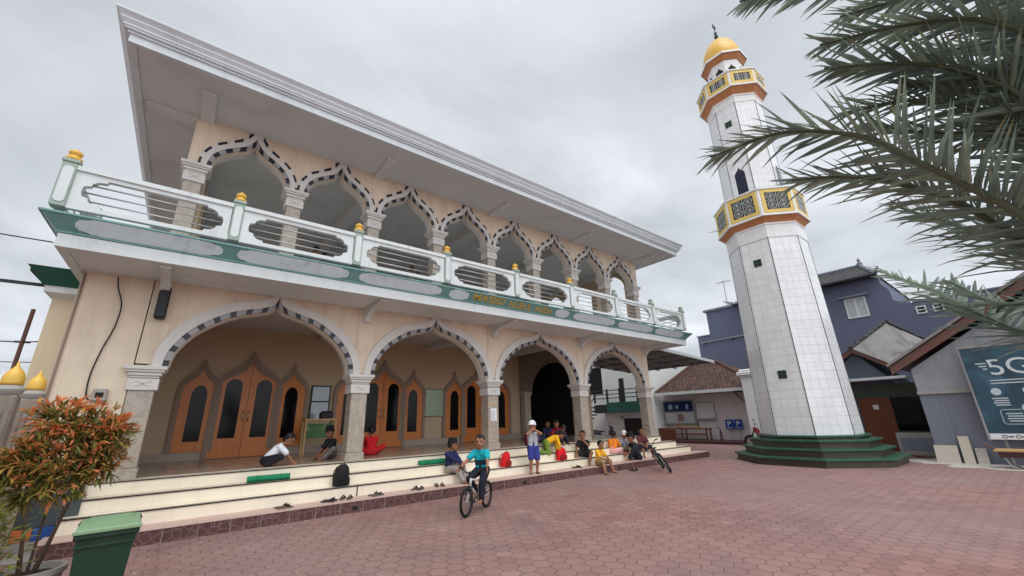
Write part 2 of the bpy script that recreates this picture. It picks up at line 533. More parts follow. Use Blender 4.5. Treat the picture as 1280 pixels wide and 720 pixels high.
# ------------------------------------------------------------------ mosque
SP = 3.774; X0 = -.698; US = SP / 2
NX = [X0 + SP * i for i in range(5)]
UX = [X0 + US * i for i in range(9)]
mosque = thing('mosque', 'large two-storey cream mosque with ogee arcades, green balcony band and grey cornice', 'mosque')
PZ = .8
# platform and steps
m = M(); m.box((-1.02, .161, .6), (14.65, 4.05, PZ)); m.box((11.15, 4.05, .6), (14.65, 13, PZ)); m.build('platform', m_floor, mosque)
m = M(); m.box((-1.28, -1.18, 0), (16.12, -.66, .185)); m.build('curb', m_crack, mosque)
m = M(); m.box((-1.29, -1.19, .187), (16.13, -.64, .2)); m.build('ledge', m_ledge, mosque)
for i, (y, z, xr, xl) in enumerate([(-.68, .4, 15.7, -1.2), (-.39, .6, 15.2, -1.1), (-.1, .8, 14.66, -1.03)]):
    m = M(); m.box((xl, y - .003, z - .2 + (.002 if i else 0)), (xr, y + .31 if i < 2 else y + .25, z - .018), 0)
    m.box((xl - .004, y - .012, z - .016), (xr + .004, y + .32 if i < 2 else y + .26, z + (.0 if i < 2 else .004)), 0)
    m.box((xl - .006, y - .016, z - .020), (xr + .006, y - .0125, z - .001), 1)
    m.box((xl - .004, y - .012, z + .0045), (xr + .004, y + .012, z + .0075), 1)
    m.build('step', [m_step, m_nose], mosque)
m = M(); m.box((2.96, -.699, .205), (2.98, -.695, .38)); m.build('drain_slot', m_nose, mosque)
for x in (2.75, 6.9, 10.6, 14.1):
    m = M(); m.box((x, -1.186, .045), (x + .09, -1.176, .11)); m.build('drain_hole', m_nose, mosque)

LO = [(1.84, 2.66), (1.815, 2.93), (1.71, 3.2), (1.55, 3.46), (1.34, 3.66), (1.09, 3.85), (.88, 3.95), (.66, 4.02), (.44, 4.075), (.22, 4.15), (.08, 4.28), (0, 4.43)]
LI = [(1.69, 2.66), (1.665, 2.88), (1.585, 3.08), (1.42, 3.33), (1.21, 3.53), (.97, 3.70), (.78, 3.80), (.57, 3.87), (.37, 3.925), (.17, 3.99), (.05, 4.10), (0, 4.23)]
LI2 = [(1.60, 2.66), (1.575, 2.85), (1.50, 3.035), (1.345, 3.27), (1.145, 3.455), (.915, 3.615), (.735, 3.71), (.54, 3.78), (.35, 3.832), (.16, 3.89), (.05, 3.955), (0, 4.03)]
UO = [(.945, 6.85), (.93, 7.05), (.855, 7.26), (.705, 7.465), (.495, 7.62), (.275, 7.785), (.12, 8.01), (0, 8.27)]
def off(p, d):
    q = []
    for i in range(len(p)):
        a = Vector(p[max(i - 1, 0)]); b = Vector(p[min(i + 1, len(p) - 1)])
        t = (b - a).normalized(); nrm = Vector((-t.y, t.x))
        if nrm.x > 0: nrm = -nrm
        if nrm.y > 0 and i > 0 and p[i][0] < .4 * p[0][0]: nrm = -nrm if nrm.x > 0 else nrm
        q.append(Vector(p[i]) + nrm * d)
    q[0].y = p[0][1]; q[-1].x = 0
    k = 1.9
    q[-1].y = p[-1][1] - d * k
    return [(max(v.x, 0), v.y) for v in q]
n = 43
lo, li, li2 = (full(smoothp(p, n)) for p in (LO, LI, LI2))
UI1 = [(.90, 6.85), (.88, 7.045), (.806, 7.23), (.66, 7.415), (.457, 7.562), (.236, 7.712), (.097, 7.915), (0, 8.135)]
UI2 = [(.80, 6.85), (.775, 7.03), (.71, 7.19), (.58, 7.34), (.39, 7.48), (.185, 7.605), (.07, 7.745), (0, 7.88)]
UI3 = [(.725, 6.85), (.70, 7.02), (.638, 7.16), (.515, 7.29), (.34, 7.405), (.152, 7.51), (.055, 7.61), (0, 7.70)]
uo, u1, u2, u3 = (full(smoothp(p, 37)) for p in (UO, UI1, UI2, UI3))

def arch_wall(m, c, hw, prof, zt, mp_, y0, y1, hw2=None):
    mp = mp_(c); hw2 = hw2 or hw
    zs = prof[0][1]
    A = [(-hw, zs)] + prof + [(hw2, zs)]
    B = [(u, zt) for u, v in A]
    ring(m, B, A, mp, y0, y1)
    for u in (-hw, hw2): m.add([mp(u, zs, y0), mp(u, zt, y0), mp(u, zt, y1), mp(u, zs, y1)], [(0, 1, 2, 3)])

# ground floor front wall
m = M()
for i in range(4): arch_wall(m, (NX[i] + NX[i + 1]) / 2, US, [(u * .995, v - .004) for u, v in li2], 4.45, XZ, .02, .3)
m.box((-1.83, .02, 0), (X0 - US + US - .19, .3, 4.45))
m.box((NX[4], .02, 2.66), (14.6, .3, 4.45))
for x in NX: m.box((x - .17, -.004, 2.7), (x + .17, .02, 4.44))
m.box((-1.83, .3, 0), (-1.6, 14, 4.45)); m.box((-1.83, 13.8, 0), (14.6, 14, 4.45))
m.build('arcade_wall', m_wall, mosque)
for i in range(4):
    c = (NX[i] + NX[i + 1]) / 2
    m = M(); ring(m, lo, li, XZ(c), -.045, .018, 0)
    o = m.build('arch_trim', m_trim, mosque)
    m = M(); ring(m, li, li2, XZ(c), -.03, .12, 0, [0, 0, 1, 1, 1]); m.build('checker_band', [m_black, m_chkgrey], o)
    m = M(); ring(m, [(u * .995, v - .004) for u, v in li2], [(u * .99, v - .014) for u, v in li2], XZ(c), .121, .31); m.build('arch_lining', m_trim, o)

def column(name, x, y, zb, zt, w, base=True, cap=1.0):
    m = M(); h = w / 2
    if base: m.bbox((x - h - .025, y - .025, zb), (x + h + .025, y + w + .025, zb + .17), .012)
    m.bbox((x - h, y, zb + (.17 if base else 0)), (x + h, y + w, zt - .3), .014)
    o = m.build(name, m_marble, mosque)
    m = M()
    def sq(e, z0, z1): m.bbox((x - h - e, y - e, z0), (x + h + e, y + w + e, z1), .008)
    sq(.035, zt - .42, zt - .22); sq(.02, zt - .21, zt - .17); sq(.05, zt - .17, zt - .11); sq(.085, zt - .11, zt - .07); sq(.11, zt - .07, zt)
    for sgn in (-1, 1):
        m.prism([(-.11, -.35), (-.075, -.35), (.11, -.26), (.075, -.26)], y - .048, y - .03, lambda u, v, t: (x + sgn * u, t, zt + v))
    m.build('capital', m_trim, o)
    return o
for x in NX: column('column', x, 0.0, PZ, 2.66, .36)
m = M(); m.box((-1.0, .3, .8), (-.88, 4.05, 4.2)); m.build('end_wall', m_inner, mosque)

# veranda back wall, ceiling, beams
m = M(); m.box((-1.6, 4.05, PZ), (11.1, 4.3, 4.3)); m.box((10.95, 4.3, PZ), (11.1, 13, 4.3)); m.build('prayer_hall_wall', m_inner, mosque)
m = M(); m.box((-.88, 4.03, PZ), (11.13, 4.052, PZ + .2)); m.build('skirting', m_skirt, mosque)
m = M(); m.box((-1.6, .3, 4.28), (14.6, 4.05, 4.36)); m.box((11.1, 4.05, 4.28), (14.6, 13, 4.36))
for x in NX[1:4]: m.box((x - .15, .36, 4.1), (x + .15, 4.05, 4.279))
m.build('veranda_ceiling', m_soffit, mosque)
m = M(); m.box((11.1, 12.8, PZ), (14.4, 13, 4.3)); m.box((14.35, 4.1, PZ), (14.6, 13, 4.3)); m.build('side_room_wall', m_darkin, mosque)  # darkness of the unlit side room is put into its wall colour
# cross arch closing the veranda at the fourth bay
cross = [(u * 1.36 / 1.69, 2.66 + (v - 2.66) * .82) for u, v in li]
crosso = [(u * 1.36 / 1.69 * 1.09, 2.66 + (v - 2.66) * .9) for u, v in li]
m_taupe = mat('taupe_wall', (142, 130, 120), .75, .08, 1.5)  # one even taupe base colour, darker than the cream inner wall
m = M(); arch_wall(m, 2.25, 1.85, cross, 4.27, YZ, 11.12, 11.4); m.build('cross_arch_wall', m_taupe, mosque)
m = M(); ring(m, crosso, cross, YZ(2.25), 11.09, 11.43); m.build('cross_arch_trim', m_surround, mosque)
for y in (.5, 3.72):
    m = M(); m.bbox((11.1, y, PZ), (11.42, y + .3, 2.5), .012); m.bbox((11.06, y - .04, 2.5), (11.46, y + .34, 2.66), .01); m.build('pier', m_marble, mosque)
m = M(); m.box((14.3, 3.2, PZ), (14.6, 4.1, 4.3)); m.build('side_pier', m_inner, mosque)

# doors
OG = [(1, 0), (.985, .14), (.91, .29), (.75, .43), (.53, .545), (.29, .665), (.13, .81), (0, 1)]
def og(hw, z0, h, n=25): return full(smoothp([(a * hw, z0 + b * h) for a, b in OG], n))
def plate(m, hw, zb, z0, h, mp, y0, y1, mi=0):
    pr = og(hw, z0, h)
    poly = [(-hw, zb)] + pr + [(hw, zb)]
    ring(m, pr, [(u, zb) for u, v in pr], mp, y0, y1, mi)
def pane_poly(x0, x1, z0, z1, rise, n=8):
    c = (x0 + x1) / 2; h = (x1 - x0) / 2
    return [(x0, z0), (x1, z0)] + [(c + h * math.cos(a), z1 + rise * math.sin(a)) for a in [pi * i / (2 * n) for i in range(2 * n + 1)]]
for c in (1.31, 5.15, 9.0):
    Y = 4.05
    m = M()
    for dx, hw, zb, z0, h, ho in ((0, .72, .8, 2.5, .78, 1.12), (-1.10, .37, 1.0, 2.42, .66, .93), (1.08, .37, 1.0, 2.42, .66, .93)):
        i_ = og(hw, z0, h); o_ = og(hw + .1, z0, ho)
        ring(m, [(-hw - .1, zb)] + o_ + [(hw + .1, zb)], [(-hw, zb)] + i_ + [(hw, zb)], XZ(c + dx), Y - (.09 if dx else .1), Y)
    root = m.build('door_set', m_surround, mosque)
    for sg in (-1, 1):
        m = M()
        pr = [(u, v) for u, v in og(.72, 2.5, .78) if u * sg >= -1e-6]
        if sg > 0: pr = pr[::-1]
        ring(m, [(u - (0 if abs(u) > .01 else -sg * .006), v) for u, v in pr], [(u - (0 if abs(u) > .01 else -sg * .006), .815) for u, v in pr], XZ(c), Y - .07, Y - .012)
        for zz in (1.02, 1.12):
            m.box((c + min(sg * .1, sg * .6), Y - .082, zz), (c + max(sg * .1, sg * .6), Y - .07, zz + .02))
        d = m.build('door_leaf', m_wood, root)
        m = M(); m.prism(pane_poly(min(sg * .17, sg * .55), max(sg * .17, sg * .55), 1.3, 2.62, .22), Y - .079, Y - .071, XZ(c)); m.build('pane', m_glass, d)
        m = M(); m.tube([(c + sg * .06, Y - .075, 1.72), (c + sg * .06, Y - .12, 1.74), (c + sg * .06, Y - .12, 1.98), (c + sg * .06, Y - .075, 2.0)], .012, 6); m.build('handle', m_steel, d, True)
        xs = -1.10 if sg < 0 else 1.08
        m = M(); plate(m, .37, 1.0, 2.42, .66, XZ(c + xs), Y - .06, Y - .012)
        sp = m.build('side_panel', m_wood, root)
        m = M(); m.prism(pane_poly(-.17, .17, 1.25, 2.35, .3), Y - .069, Y - .061, XZ(c + xs)); m.build('pane', m_glass, sp)

# balcony slab, fascia and balustrade
BX0, BX1, BY, BB = -1.98, 15.54, -1.27, 14.0
def sweep(m, prof, x0, x1, y, yb, mi=0):
    """prof: (outward offset, z); runs left side, front, right side with mitred corners"""
    path = lambda o, z: [(x0 - o, yb, z), (x0 - o, y - o, z), (x1 + o, y - o, z), (x1 + o, yb, z)]
    for (o1, z1), (o2, z2) in zip(prof, prof[1:]):
        a, b = path(o1, z1), path(o2, z2)
        for i in range(3): m.add([a[i], a[i + 1], b[i + 1], b[i]], [(0, 1, 2, 3)], mi)
m = M(); sweep(m, [(-2.2, 4.24), (-.12, 4.24), (-.12, 4.215), (0, 4.215), (0, 4.42), (-.02, 4.43)], BX0, BX1, BY, BB); fas = m.build('lower_fascia', m_white, mosque)
m = M(); m.box((-1.7, -1.0, 4.45), (15.3, 14, 4.66)); m.build('balcony_floor', m_soffit, mosque)
m = M(); sweep(m, [(-.02, 4.43), (.015, 4.43), (.015, 4.46), (.2, 4.655), (.22, 4.655), (.22, 4.685), (.1, 4.69)], BX0, BX1, BY, BB); band = m.build('green_band', m_green, mosque)
m = M(); sweep(m, [(.1, 4.69), (.1, 4.72), (.02, 4.76), (-.4, 4.76), (-.4, 4.66)], BX0, BX1, BY, BB); m.build('coping', m_white, mosque)
PX = [-2.045 + 2.175 * k for k in range(8)] + [15.26]
sl = Vector((0, -.185, .195)); L = sl.length; sl.normalize(); sn = Vector((0, -.195, -.185)).normalized()
def on_band(u, v, t):
    p = Vector((u, BY - .015, 4.46)) + sl * v + sn * t
    return (p.x, p.y, p.z)
def cartouche(a, b):
    h = L / 2; q = []
    e = min(.3, (b - a) * .35)
    pts = [(e, 1.02), (e * .62, .98), (e * .45, .78), (e * .14, .66), (0, .26)]
    for u, v in pts: q.append((a + u, h + h * v * .95))
    for u, v in pts[::-1]: q.append((a + u, h - h * v * .95))
    for u, v in pts: q.append((b - u, h - h * v * .95))
    for u, v in pts[::-1]: q.append((b - u, h + h * v * .95))
    mm = M(); mm.prism(q, .001, .008, on_band); mm.build('cartouche', m_cart, band)
for k in range(8):
    a, b = PX[k] + .11, PX[k + 1] - .11
    if k == 0: a += .12
    if k == 3: cartouche(a, a + .55)
    elif k == 4: cartouche(b - .55, b)
    else: cartouche(a, b)
def text(txt, size, ext=.004, bold=0):
    c = bpy.data.curves.new('lettering', 'FONT'); c.body = txt; c.size = size; c.extrude = ext; c.offset = bold; c.align_x = 'CENTER'; c.align_y = 'CENTER'
    o = bpy.data.objects.new('lettering', c); COL.objects.link(o)
    bpy.context.view_layer.update()
    me = bpy.data.meshes.new_from_object(o.evaluated_get(bpy.context.evaluated_depsgraph_get()))
    bpy.data.objects.remove(o)
    return me
def put_text(txt, size, width, matrix, material, parent, name='lettering', bold=0):
    me = text(txt, size, .004, bold)
    xs = [v.co.x for v in me.vertices]; w = max(xs) - min(xs); cx_ = (max(xs) + min(xs)) / 2
    ys = [v.co.y for v in me.vertices]; cy_ = (max(ys) + min(ys)) / 2
    for v in me.vertices: v.co.x = (v.co.x - cx_) * width / w; v.co.y -= cy_
    me.transform(matrix)
    me.materials.clear(); me.materials.append(material)
    o = bpy.data.objects.new(name, me); COL.objects.link(o)
    if parent: o.parent = parent
    return o
mt = Matrix((Vector((1, 0, 0)), sl, sn)).transposed().to_4x4()
mt.translation = Vector(on_band(6.72, L / 2, .005))
for word, xx, ww in (('MASJID', 5.78, .98), ('NURUL', 6.84, .78), ('HUDA', 7.70, .62)):
    mt.translation = Vector(on_band(xx, L / 2, .005))
    put_text(word, .275, ww, mt, m_goldtext, band, bold=.003)

def rail(m, mp, a, b, z0, z1):
    """white panel with lobed opening between a and b"""
    c = (a + b) / 2; w = (b - a) / 2; zc = (z0 + z1) / 2; h = (z1 - z0) / 2
    ow, oh = w - .11, h - .07
    e = min(.26, ow * .5)
    side = [(ow - e, oh), (ow - e + .015, oh * .84), (ow - e * .62, oh * .8), (ow - e * .38, oh * .62), (ow - e * .33, oh * .42), (ow - e * .05, oh * .34), (ow, oh * .12)]
    Q = side + [(x, -z) for x, z in side[::-1]]
    Q = [(0, oh)] + Q + [(0, -oh)] + [(-x, z) for x, z in Q[::-1]]
    O = []
    for x, z in Q:
        if abs(z) >= oh * .99: O.append((x * (w / (ow - e)) if x else 0, h if z > 0 else -h))
        else: O.append((w if x > 0 else -w, z * 1.0))
    # corner coverage
    for i in range(len(Q)):
        j = (i + 1) % len(Q)
        q = [(Q[i]), (Q[j]), (O[j]), (O[i])]
        for y, fl in ((0, 0), (.09, 1)): m.add([mp(c + u, zc + v, y) for u, v in q], [(0, 1, 2, 3)])
        m.add([mp(c + Q[i][0], zc + Q[i][1], 0), mp(c + Q[j][0], zc + Q[j][1], 0), mp(c + Q[j][0], zc + Q[j][1], .09), mp(c + Q[i][0], zc + Q[i][1], .09)], [(0, 1, 2, 3)])
        m.add([mp(c + O[i][0], zc + O[i][1], 0), mp(c + O[j][0], zc + O[j][1], 0), mp(c + O[j][0], zc + O[j][1], .09), mp(c + O[i][0], zc + O[i][1], .09)], [(0, 1, 2, 3)])
    for s_ in (-1, 1): pass
    return c, w, zc, ow, oh
def rail_panel(a, b, mp):
    m = M(); c, w, zc, ow, oh = rail(m, mp, a, b, 4.765, 5.40)
    m.prism([(a, 5.40), (b, 5.40), (b, 5.475), (a, 5.475)], -.03, .12, mp)
    o = m.build('rail_panel', m_white, mosque)
    m = M()
    for f in (-.5, 0, .5): m.tube([mp(c - ow + .02 + .12 * abs(f), zc + f * oh * 1.1, .045), mp(c + ow - .02 - .12 * abs(f), zc + f * oh * 1.1, .045)], .013, 6)
    m.build('rail_bars', m_steel, o, True)
front = lambda u, v, t: (u, -1.46 + t, v)
def post(x, y, gold):
    m = M(); m.bbox((x - .085, y - .085, 4.765), (x + .085, y + .085, 5.5), .012); m.bbox((x - .1, y - .1, 5.5), (x + .1, y + .1, 5.56), .012)
    o = m.build('baluster_post', m_postgreen, mosque)
    for mp in (lambda u, v, t: (x + u, y - .085 - t, v), lambda u, v, t: (x - .085 - t, y + u, v)):
        m = M(); q = [(.03, .3), (.06, .26), (.06, -.26), (.03, -.3), (-.03, -.3), (-.06, -.26), (-.06, .26), (-.03, .3)]
        m.prism([(u, 5.13 + v) for u, v in q], .001, .01, mp); m.build('inset_panel', m_white, o)
    m = M(); m.lathe([(.09, 0), (.1, .03), (.085, .06), (.055, .07), (.05, .09), (.075, .11), (.085, .14), (.06, .17), (.02, .185), (.012, .21), (0, .22)], 16, (x, y, 5.56)); m.build('knob', m_gold if gold else m_postgreen, o, True)
for k in range(9):
    post(PX[k], -1.4, k < 6)
    if k < 8: rail_panel(PX[k] + .085, PX[k + 1] - .085, front)
for xs, rev in ((-2.045, 0), (15.26, 1)):
    mp = (lambda u, v, t: (xs - .06 + t, u, v))
    for k in range(4):
        rail_panel(-1.3 + k * 2.175, -1.3 + (k + 1) * 2.175 - .2, mp); post(xs, -1.3 + (k + 1) * 2.175 - .1, False)
# brackets under the balcony
for x in NX:
    m = M(); q = [(0, 4.238), (1.12, 4.238), (1.12, 4.17), (.5, 4.12), (.22, 4.02), (.12, 3.9), (0, 3.88)]
    m.prism(q, x - .07, x + .07, lambda u, v, t: (t, -.003 - u, v)); m.build('bracket', m_soffit, mosque)

# upper storey
m = M()
for i in range(8):
    c = (UX[i] + UX[i + 1]) / 2
    arch_wall(m, c, US / 2, u2, 7.98, XZ, 0., .3) if False else None
    # the wall rises behind the trim, whose tip runs over the wall face
    arch_wall(m, c, US / 2 + (.17 if i == 0 else 0), [(u * .995, v - .004) for u, v in u3], 7.99, XZ, 0., .3, US / 2 + (.17 if i == 7 else 0))
m.build('upper_wall', m_wall, mosque)
for i in range(8):
    c = (UX[i] + UX[i + 1]) / 2
    # only the part of the trim below the soffit is built
    cl = lambda p: [(u, min(v, 7.985)) for u, v in p]
    m = M(); ring(m, u1, u2, XZ(c), -.04, -.001); o = m.build('upper_arch_trim', m_trim, mosque)
    m = M(); ring(m, uo, u1, XZ(c), -.022, -.001, 0, [0, 0, 0, 0, 1, 1, 1]); m.build('outer_checker', [m_black, m_trim], o)
    m = M(); ring(m, u2, u3, XZ(c), -.03, .12, 0, [0, 0, 0, 0, 1, 1, 1, 1]); m.build('inner_checker', [m_black, m_chkgrey], o)
    m = M(); ring(m, [(u * .995, v - .004) for u, v in u3], [(u * .985, v - .012) for u, v in u3], XZ(c), .121, .31); m.build('arch_lining', m_trim, o)
for x in UX: column('upper_column', x, 0.0, 4.66, 6.85, .3)
for sx, nm in ((-.84, 'side_arcade'), (14.26, 'side_arcade')):
    m = M()
    for j in range(6): arch_wall(m, .3 + US * (j + .5), US / 2, u2, 7.99, YZ, sx, sx + .28)
    for j in range(7): m.box((sx - .01, .3 + US * j - .15 + (.16 if j == 0 else 0), 4.66), (sx + .29, .3 + US * j + .15, 6.85))
    m.build(nm, m_inner, mosque)
m = M(); m.box((-.84, 11.6, 4.66), (14.54, 11.85, 7.97)); m.build('upper_back_wall', m_inner, mosque)
for x in (2.9, 6.7, 10.5):
    m = M(); m.bbox((x - .17, 5.6, 4.66), (x + .17, 5.94, 7.9), .01); m.build('inner_column', m_inner, mosque)
# roof
m = M(); m.box((-1.78, -1.5, 7.99), (15.27, 14, 8.2))
for x in UX[::2]: m.box((x - .12, -1.0, 7.9), (x + .12, 0., 7.991)); m.box((x - .16, .32, 7.7), (x + .16, 11.6, 7.991))
m.box((-.6, 5.6, 7.7), (14.3, 5.9, 7.9905))
m.box((-1.7, .0, 7.9), (-.87, .3, 7.991)); m.box((14.6, .0, 7.9), (15.2, .3, 7.991))
m.build('roof_soffit', m_soffit, mosque)
m = M(); sweep(m, [(-.1, 7.985), (-.1, 7.965), (0, 7.965), (0, 8.115), (.035, 8.12), (.035, 8.16), (.075, 8.165), (.085, 8.2), (.1, 8.205), (.105, 8.24), (.14, 8.29), (.15, 8.3), (.15, 8.33), (.175, 8.36), (.215, 8.4), (.22, 8.41), (.22, 8.44), (-.3, 8.47)], -1.88, 15.37, -1.57, 14); m.build('cornice', m_cornice, mosque)
m = M(); m.box((-1.8, -1.5, 8.36), (15.3, 14, 8.42)); m.build('roof_deck', m_concrete, mosque)
# set-back left wing with its own eave
m = M(); m.box((-2.3, 1.05, 0), (-1.835, 9, 3.95)); m.build('wing_wall', mat('wing_paint', (206, 190, 162), .75, .06, 1.5, streak=.15), mosque)
def wing_sweep(prof, material, nm):
    m = M()
    P = lambda o, z: [(-2.42 - o, 9, z), (-2.42 - o, .85 - o, z), (-1.84, .85 - o, z)]
    for (a, z1), (b, z2) in zip(prof, prof[1:]):
        A, B = P(a, z1), P(b, z2)
        for i in range(2): m.add([A[i], A[i + 1], B[i + 1], B[i]], [(0, 1, 2, 3)])
    m.build(nm, material, mosque)
wing_sweep([(-.25, 3.9), (-.02, 4.0), (-.02, 4.1), (.0, 4.11)], m_white, 'wing_fascia')
wing_sweep([(.0, 4.11), (.015, 4.12), (.2, 4.38), (.22, 4.4), (-.3, 4.42)], m_dkgreen, 'wing_green_band')
m = M(); m.box((-2.6, .7, 4.3), (-1.84, 9, 4.36)); m.box((-3.0, 1.1, 4.14), (-2.4, 1.16, 4.19)); m.build('wing_roof', m_darkmet, mosque)
# things fixed to the mosque
o = thing('loudspeaker', 'narrow black column loudspeaker under the balcony above the leftmost column', 'loudspeaker', (-.69, -.12, 3.5))
m = M(); m.bbox((-.08, -.1, 0), (.08, .1, .6), .02); m.build('cabinet', m_blackpl, o)
m = M(); m.box((-.065, -.108, .03), (.065, -.1, .57)); m.build('grille', m_darkmet, o)
m = M(); m.bbox((-.03, .05, .2), (.03, .115, .4), .005); m.build('mount', m_steel, o)
o = thing('meter_box', 'small grey electricity meter box on the bare wall left of the columns', 'meter box', (-1.2, .02, 2.05))
m = M(); m.bbox((-.09, -.1, 0), (.09, 0, .2), .015); m.build('case', m_concrete, o)
m = M(); m.box((-.05, -.106, .06), (.05, -.1, .14)); m.build('window', m_glass, o)
m = M(); m.tube([(-1.83 + .03, -.0, 4.2), (-1.8, -.005, .5)], .02, 6); m.build('downpipe', m_surround, mosque, True)
o = thing('notice_board', 'black framed glass notice board on the wall between the first two door sets', 'notice board', (3.2, 4.05, 1.7))
m = M(); m.box((-.28, -.05, 0), (.28, 0, 1.02)); m.build('frame', m_blackpl, o)
m = M(); m.box((-.24, -.056, .04), (.24, -.05, .52)); m.box((-.24, -.056, .56), (.24, -.05, .98)); m.build('glass', mat('pale_glass', (150, 160, 170), .08, .25, 3, spec=.6), o)
o = thing('wall_plaque', 'pale green metal plaque on the wall between the second and third door sets', 'plaque', (7.07, 4.05, 1.75))
k = NT('engraved_green'); co = k.co(); zz = k.xyz(co)[2]
lines = k.math('MULTIPLY', k.math('LESS_THAN', k.math('FRACT', k.math('MULTIPLY', zz, 14.)), .35), k.math('GREATER_THAN', k.noise(co, 20, 2), .45))
mm_ = k.done(k.mix(k.math('MULTIPLY', lines, .35), lin(150, 168, 136), lin(90, 104, 80)), .25, .2, .5)
m = M(); m.bbox((-.34, -.03, 0), (.34, 0, .92), .006); m.build('plate', mm_, o)
m = M(); m.tube([(-.36, -.02, -.02), (.36, -.02, -.02), (.36, -.02, .94), (-.36, -.02, .94), (-.36, -.02, -.02)], .014, 6); m.build('frame', m_steel, o)
o = thing('paper_notice', 'white paper notice taped to the front of the third column', 'notice', (6.85, -.006, 1.55))
m = M(); m.box((-.1, -.004, 0), (.1, .004, .33)); m.build('paper', m_signwhite, o)
m = M()
for i in range(7): m.box((-.075, -.0055, .04 + i * .035), (.06 - .02 * (i % 3), -.0042, .048 + i * .035))
m.build('print', m_darkmet, o)
m = M(); m.box((-.13, -.004, .42), (.13, .004, .45)); m.build('strip', m_goldtext, o)
o = thing('wall_speaker', 'small dark loudspeaker box under the veranda ceiling in the second bay', 'loudspeaker', (4.25, 3.8, 3.75))
m = M(); m.bbox((-.17, -.12, 0), (.17, .12, .42), .02); m.build('cabinet', m_blackpl, o)
m = M(); m.tube([(0, .1, .2), (0, .25, .2)], .03, 8); m.build('mount', m_darkmet, o)
# wooden stand on the veranda
o = thing('wooden_stand', 'pale wooden stand with a black box on top beside the first doors', 'stand', (3.0, 2.95, .8))
m = M(); m.bbox((-.42, -.2, .88), (.42, .2, .93), .006); m.build('top', m_wood2, o)
for sx in (-1, 1):
    for sy in (-1, 1):
        m = M(); m.bbox((sx * .38 - .025, sy * .16 - .025, 0), (sx * .38 + .025, sy * .16 + .025, .88), .004); m.build('leg', m_wood2, o)
m = M(); m.box((-.36, .1, .42), (.36, .115, .8)); m.build('back_panel', mat('green_poster', (70, 116, 62), .5, .6, 5, dirt=(210, 210, 190), dirt_amt=.9), o)
t = thing('black_box', 'black box standing on the pale wooden stand', 'box', (3.15, 2.95, 1.733))
m = M(); m.bbox((-.16, -.13, 0), (.16, .13, .17), .02); m.build('body', m_blackpl, t)
m = M(); m.bbox((-.12, -.1, .17), (.12, .1, .2), .01); m.build('lid', m_darkmet, t)

# ------------------------------------------------------------------ minaret
TC = Vector((16.83, -4.45, 0)); VA = math.atan2(5.22, 16.91)
ROT = VA + pi - R(-5)     # one edge of the octagon points near the camera
mi_ = thing('minaret', 'tall white tiled octagonal minaret with two yellow balconies and a gold dome', 'minaret', TC)
K = 1 / .965
def octa(prof, name, mats, parent=mi_, n=8, smooth=False):
    m = M(); m.lathe([(r * K, z) for r, z in prof], n, (0, 0, 0), ROT); return m.build(name, mats, parent, smooth)
for r, z0, z1 in ((2.3, 0, .24), (2.02, .24, .48), (1.77, .48, .72), (1.54, .72, .84)):
    o = octa([(r - .06, z0), (r - .06, z1 - .07)], 'base_step', m_mriser)
    octa([(r - .06, z1 - .07), (r + .02, z1 - .05), (r + .02, z1), (r - .4, z1 + .003)], 'tread', m_mgreen, o)
shaft = octa([(1.385, .84), (1.255, 8.1)], 'lower_shaft', m_mtile)
def corner_strips(parent, r0, z0, r1, z1, w, th=.012):
    m = M()
    for k_ in range(8):
        a = ROT + k_ * pi / 4
        for sg in (-1, 1):
            b = a + sg * pi / 8                      # face direction
            t = Vector((-math.sin(b), math.cos(b), 0)); nn = Vector((math.cos(b), math.sin(b), 0))
            q = []
            for r, z in ((r0, z0), (r1, z1)):
                c = Vector((math.cos(a), math.sin(a), 0)) * r * K
                for u in (0, w): q.append(c + t * (-sg * u) * -1 * -1 + Vector((0, 0, z)))
            p = [v + nn * th for v in q]
            m.add([*q, *p], [(4, 5, 7, 6), (1, 3, 7, 5), (0, 4, 6, 2), (2, 6, 7, 3), (0, 1, 5, 4)])
    m.build('corner_joint', m_darkmet, parent)
corner_strips(shaft, 1.385, .84, 1.255, 8.1, .012, .004)
m = M()
for k_ in range(8):
    b = ROT + (k_ + .5) * pi / 4; t = Vector((-math.sin(b), math.cos(b), 0)); nn = Vector((math.cos(b), math.sin(b), 0))
    r = 1.27 * K * math.cos(pi / 8); w = 1.27 * K * math.sin(pi / 8)
    pts = [nn * (r + d) + t * u + Vector((0, 0, z)) for d in (-.02, .014) for u in (-w, w) for z in (7.6, 8.1)]
    m.hull(pts)
m.build('head_band', m_mwhite, shaft)
FA = ROT - pi / 8          # the face left of the near edge, turned to the camera
FB = ROT + pi / 8
def face_box(m, ang, r, u0, u1, z0, z1, d0, d1, mi=0):
    t = Vector((-math.sin(ang), math.cos(ang), 0)); nn = Vector((math.cos(ang), math.sin(ang), 0))
    ap = r * K * math.cos(pi / 8)
    m.hull([nn * (ap + d) + t * u + Vector((0, 0, z)) for d in (d0, d1) for u in (u0, u1) for z in (z0, z1)], mi)
def radius_at(z): return 1.385 + (1.255 - 1.385) * (z - .84) / 7.26
def vent(z, r, parent, ang):
    m = M(); face_box(m, ang, r, -.11, .11, z - .11, z + .11, -.02, .012); o = m.build('vent', m_darkin, parent)
    m = M()
    face_box(m, ang, r, -.13, .13, z + .11, z + .135, -.02, .02); face_box(m, ang, r, -.13, .13, z - .135, z - .11, -.02, .02)
    face_box(m, ang, r, -.13, -.11, z - .11, z + .11, -.02, .02); face_box(m, ang, r, .11, .13, z - .11, z + .11, -.02, .02)
    face_box(m, ang, r, -.012, .012, z - .11, z + .11, -.01, .018); face_box(m, ang, r, -.11, .11, z - .012, z + .012, -.01, .0182)
    m.build('grille', m_mgreen, o)
for z in (2.75, 6.75): vent(z, radius_at(z), shaft, FB if False else FA)
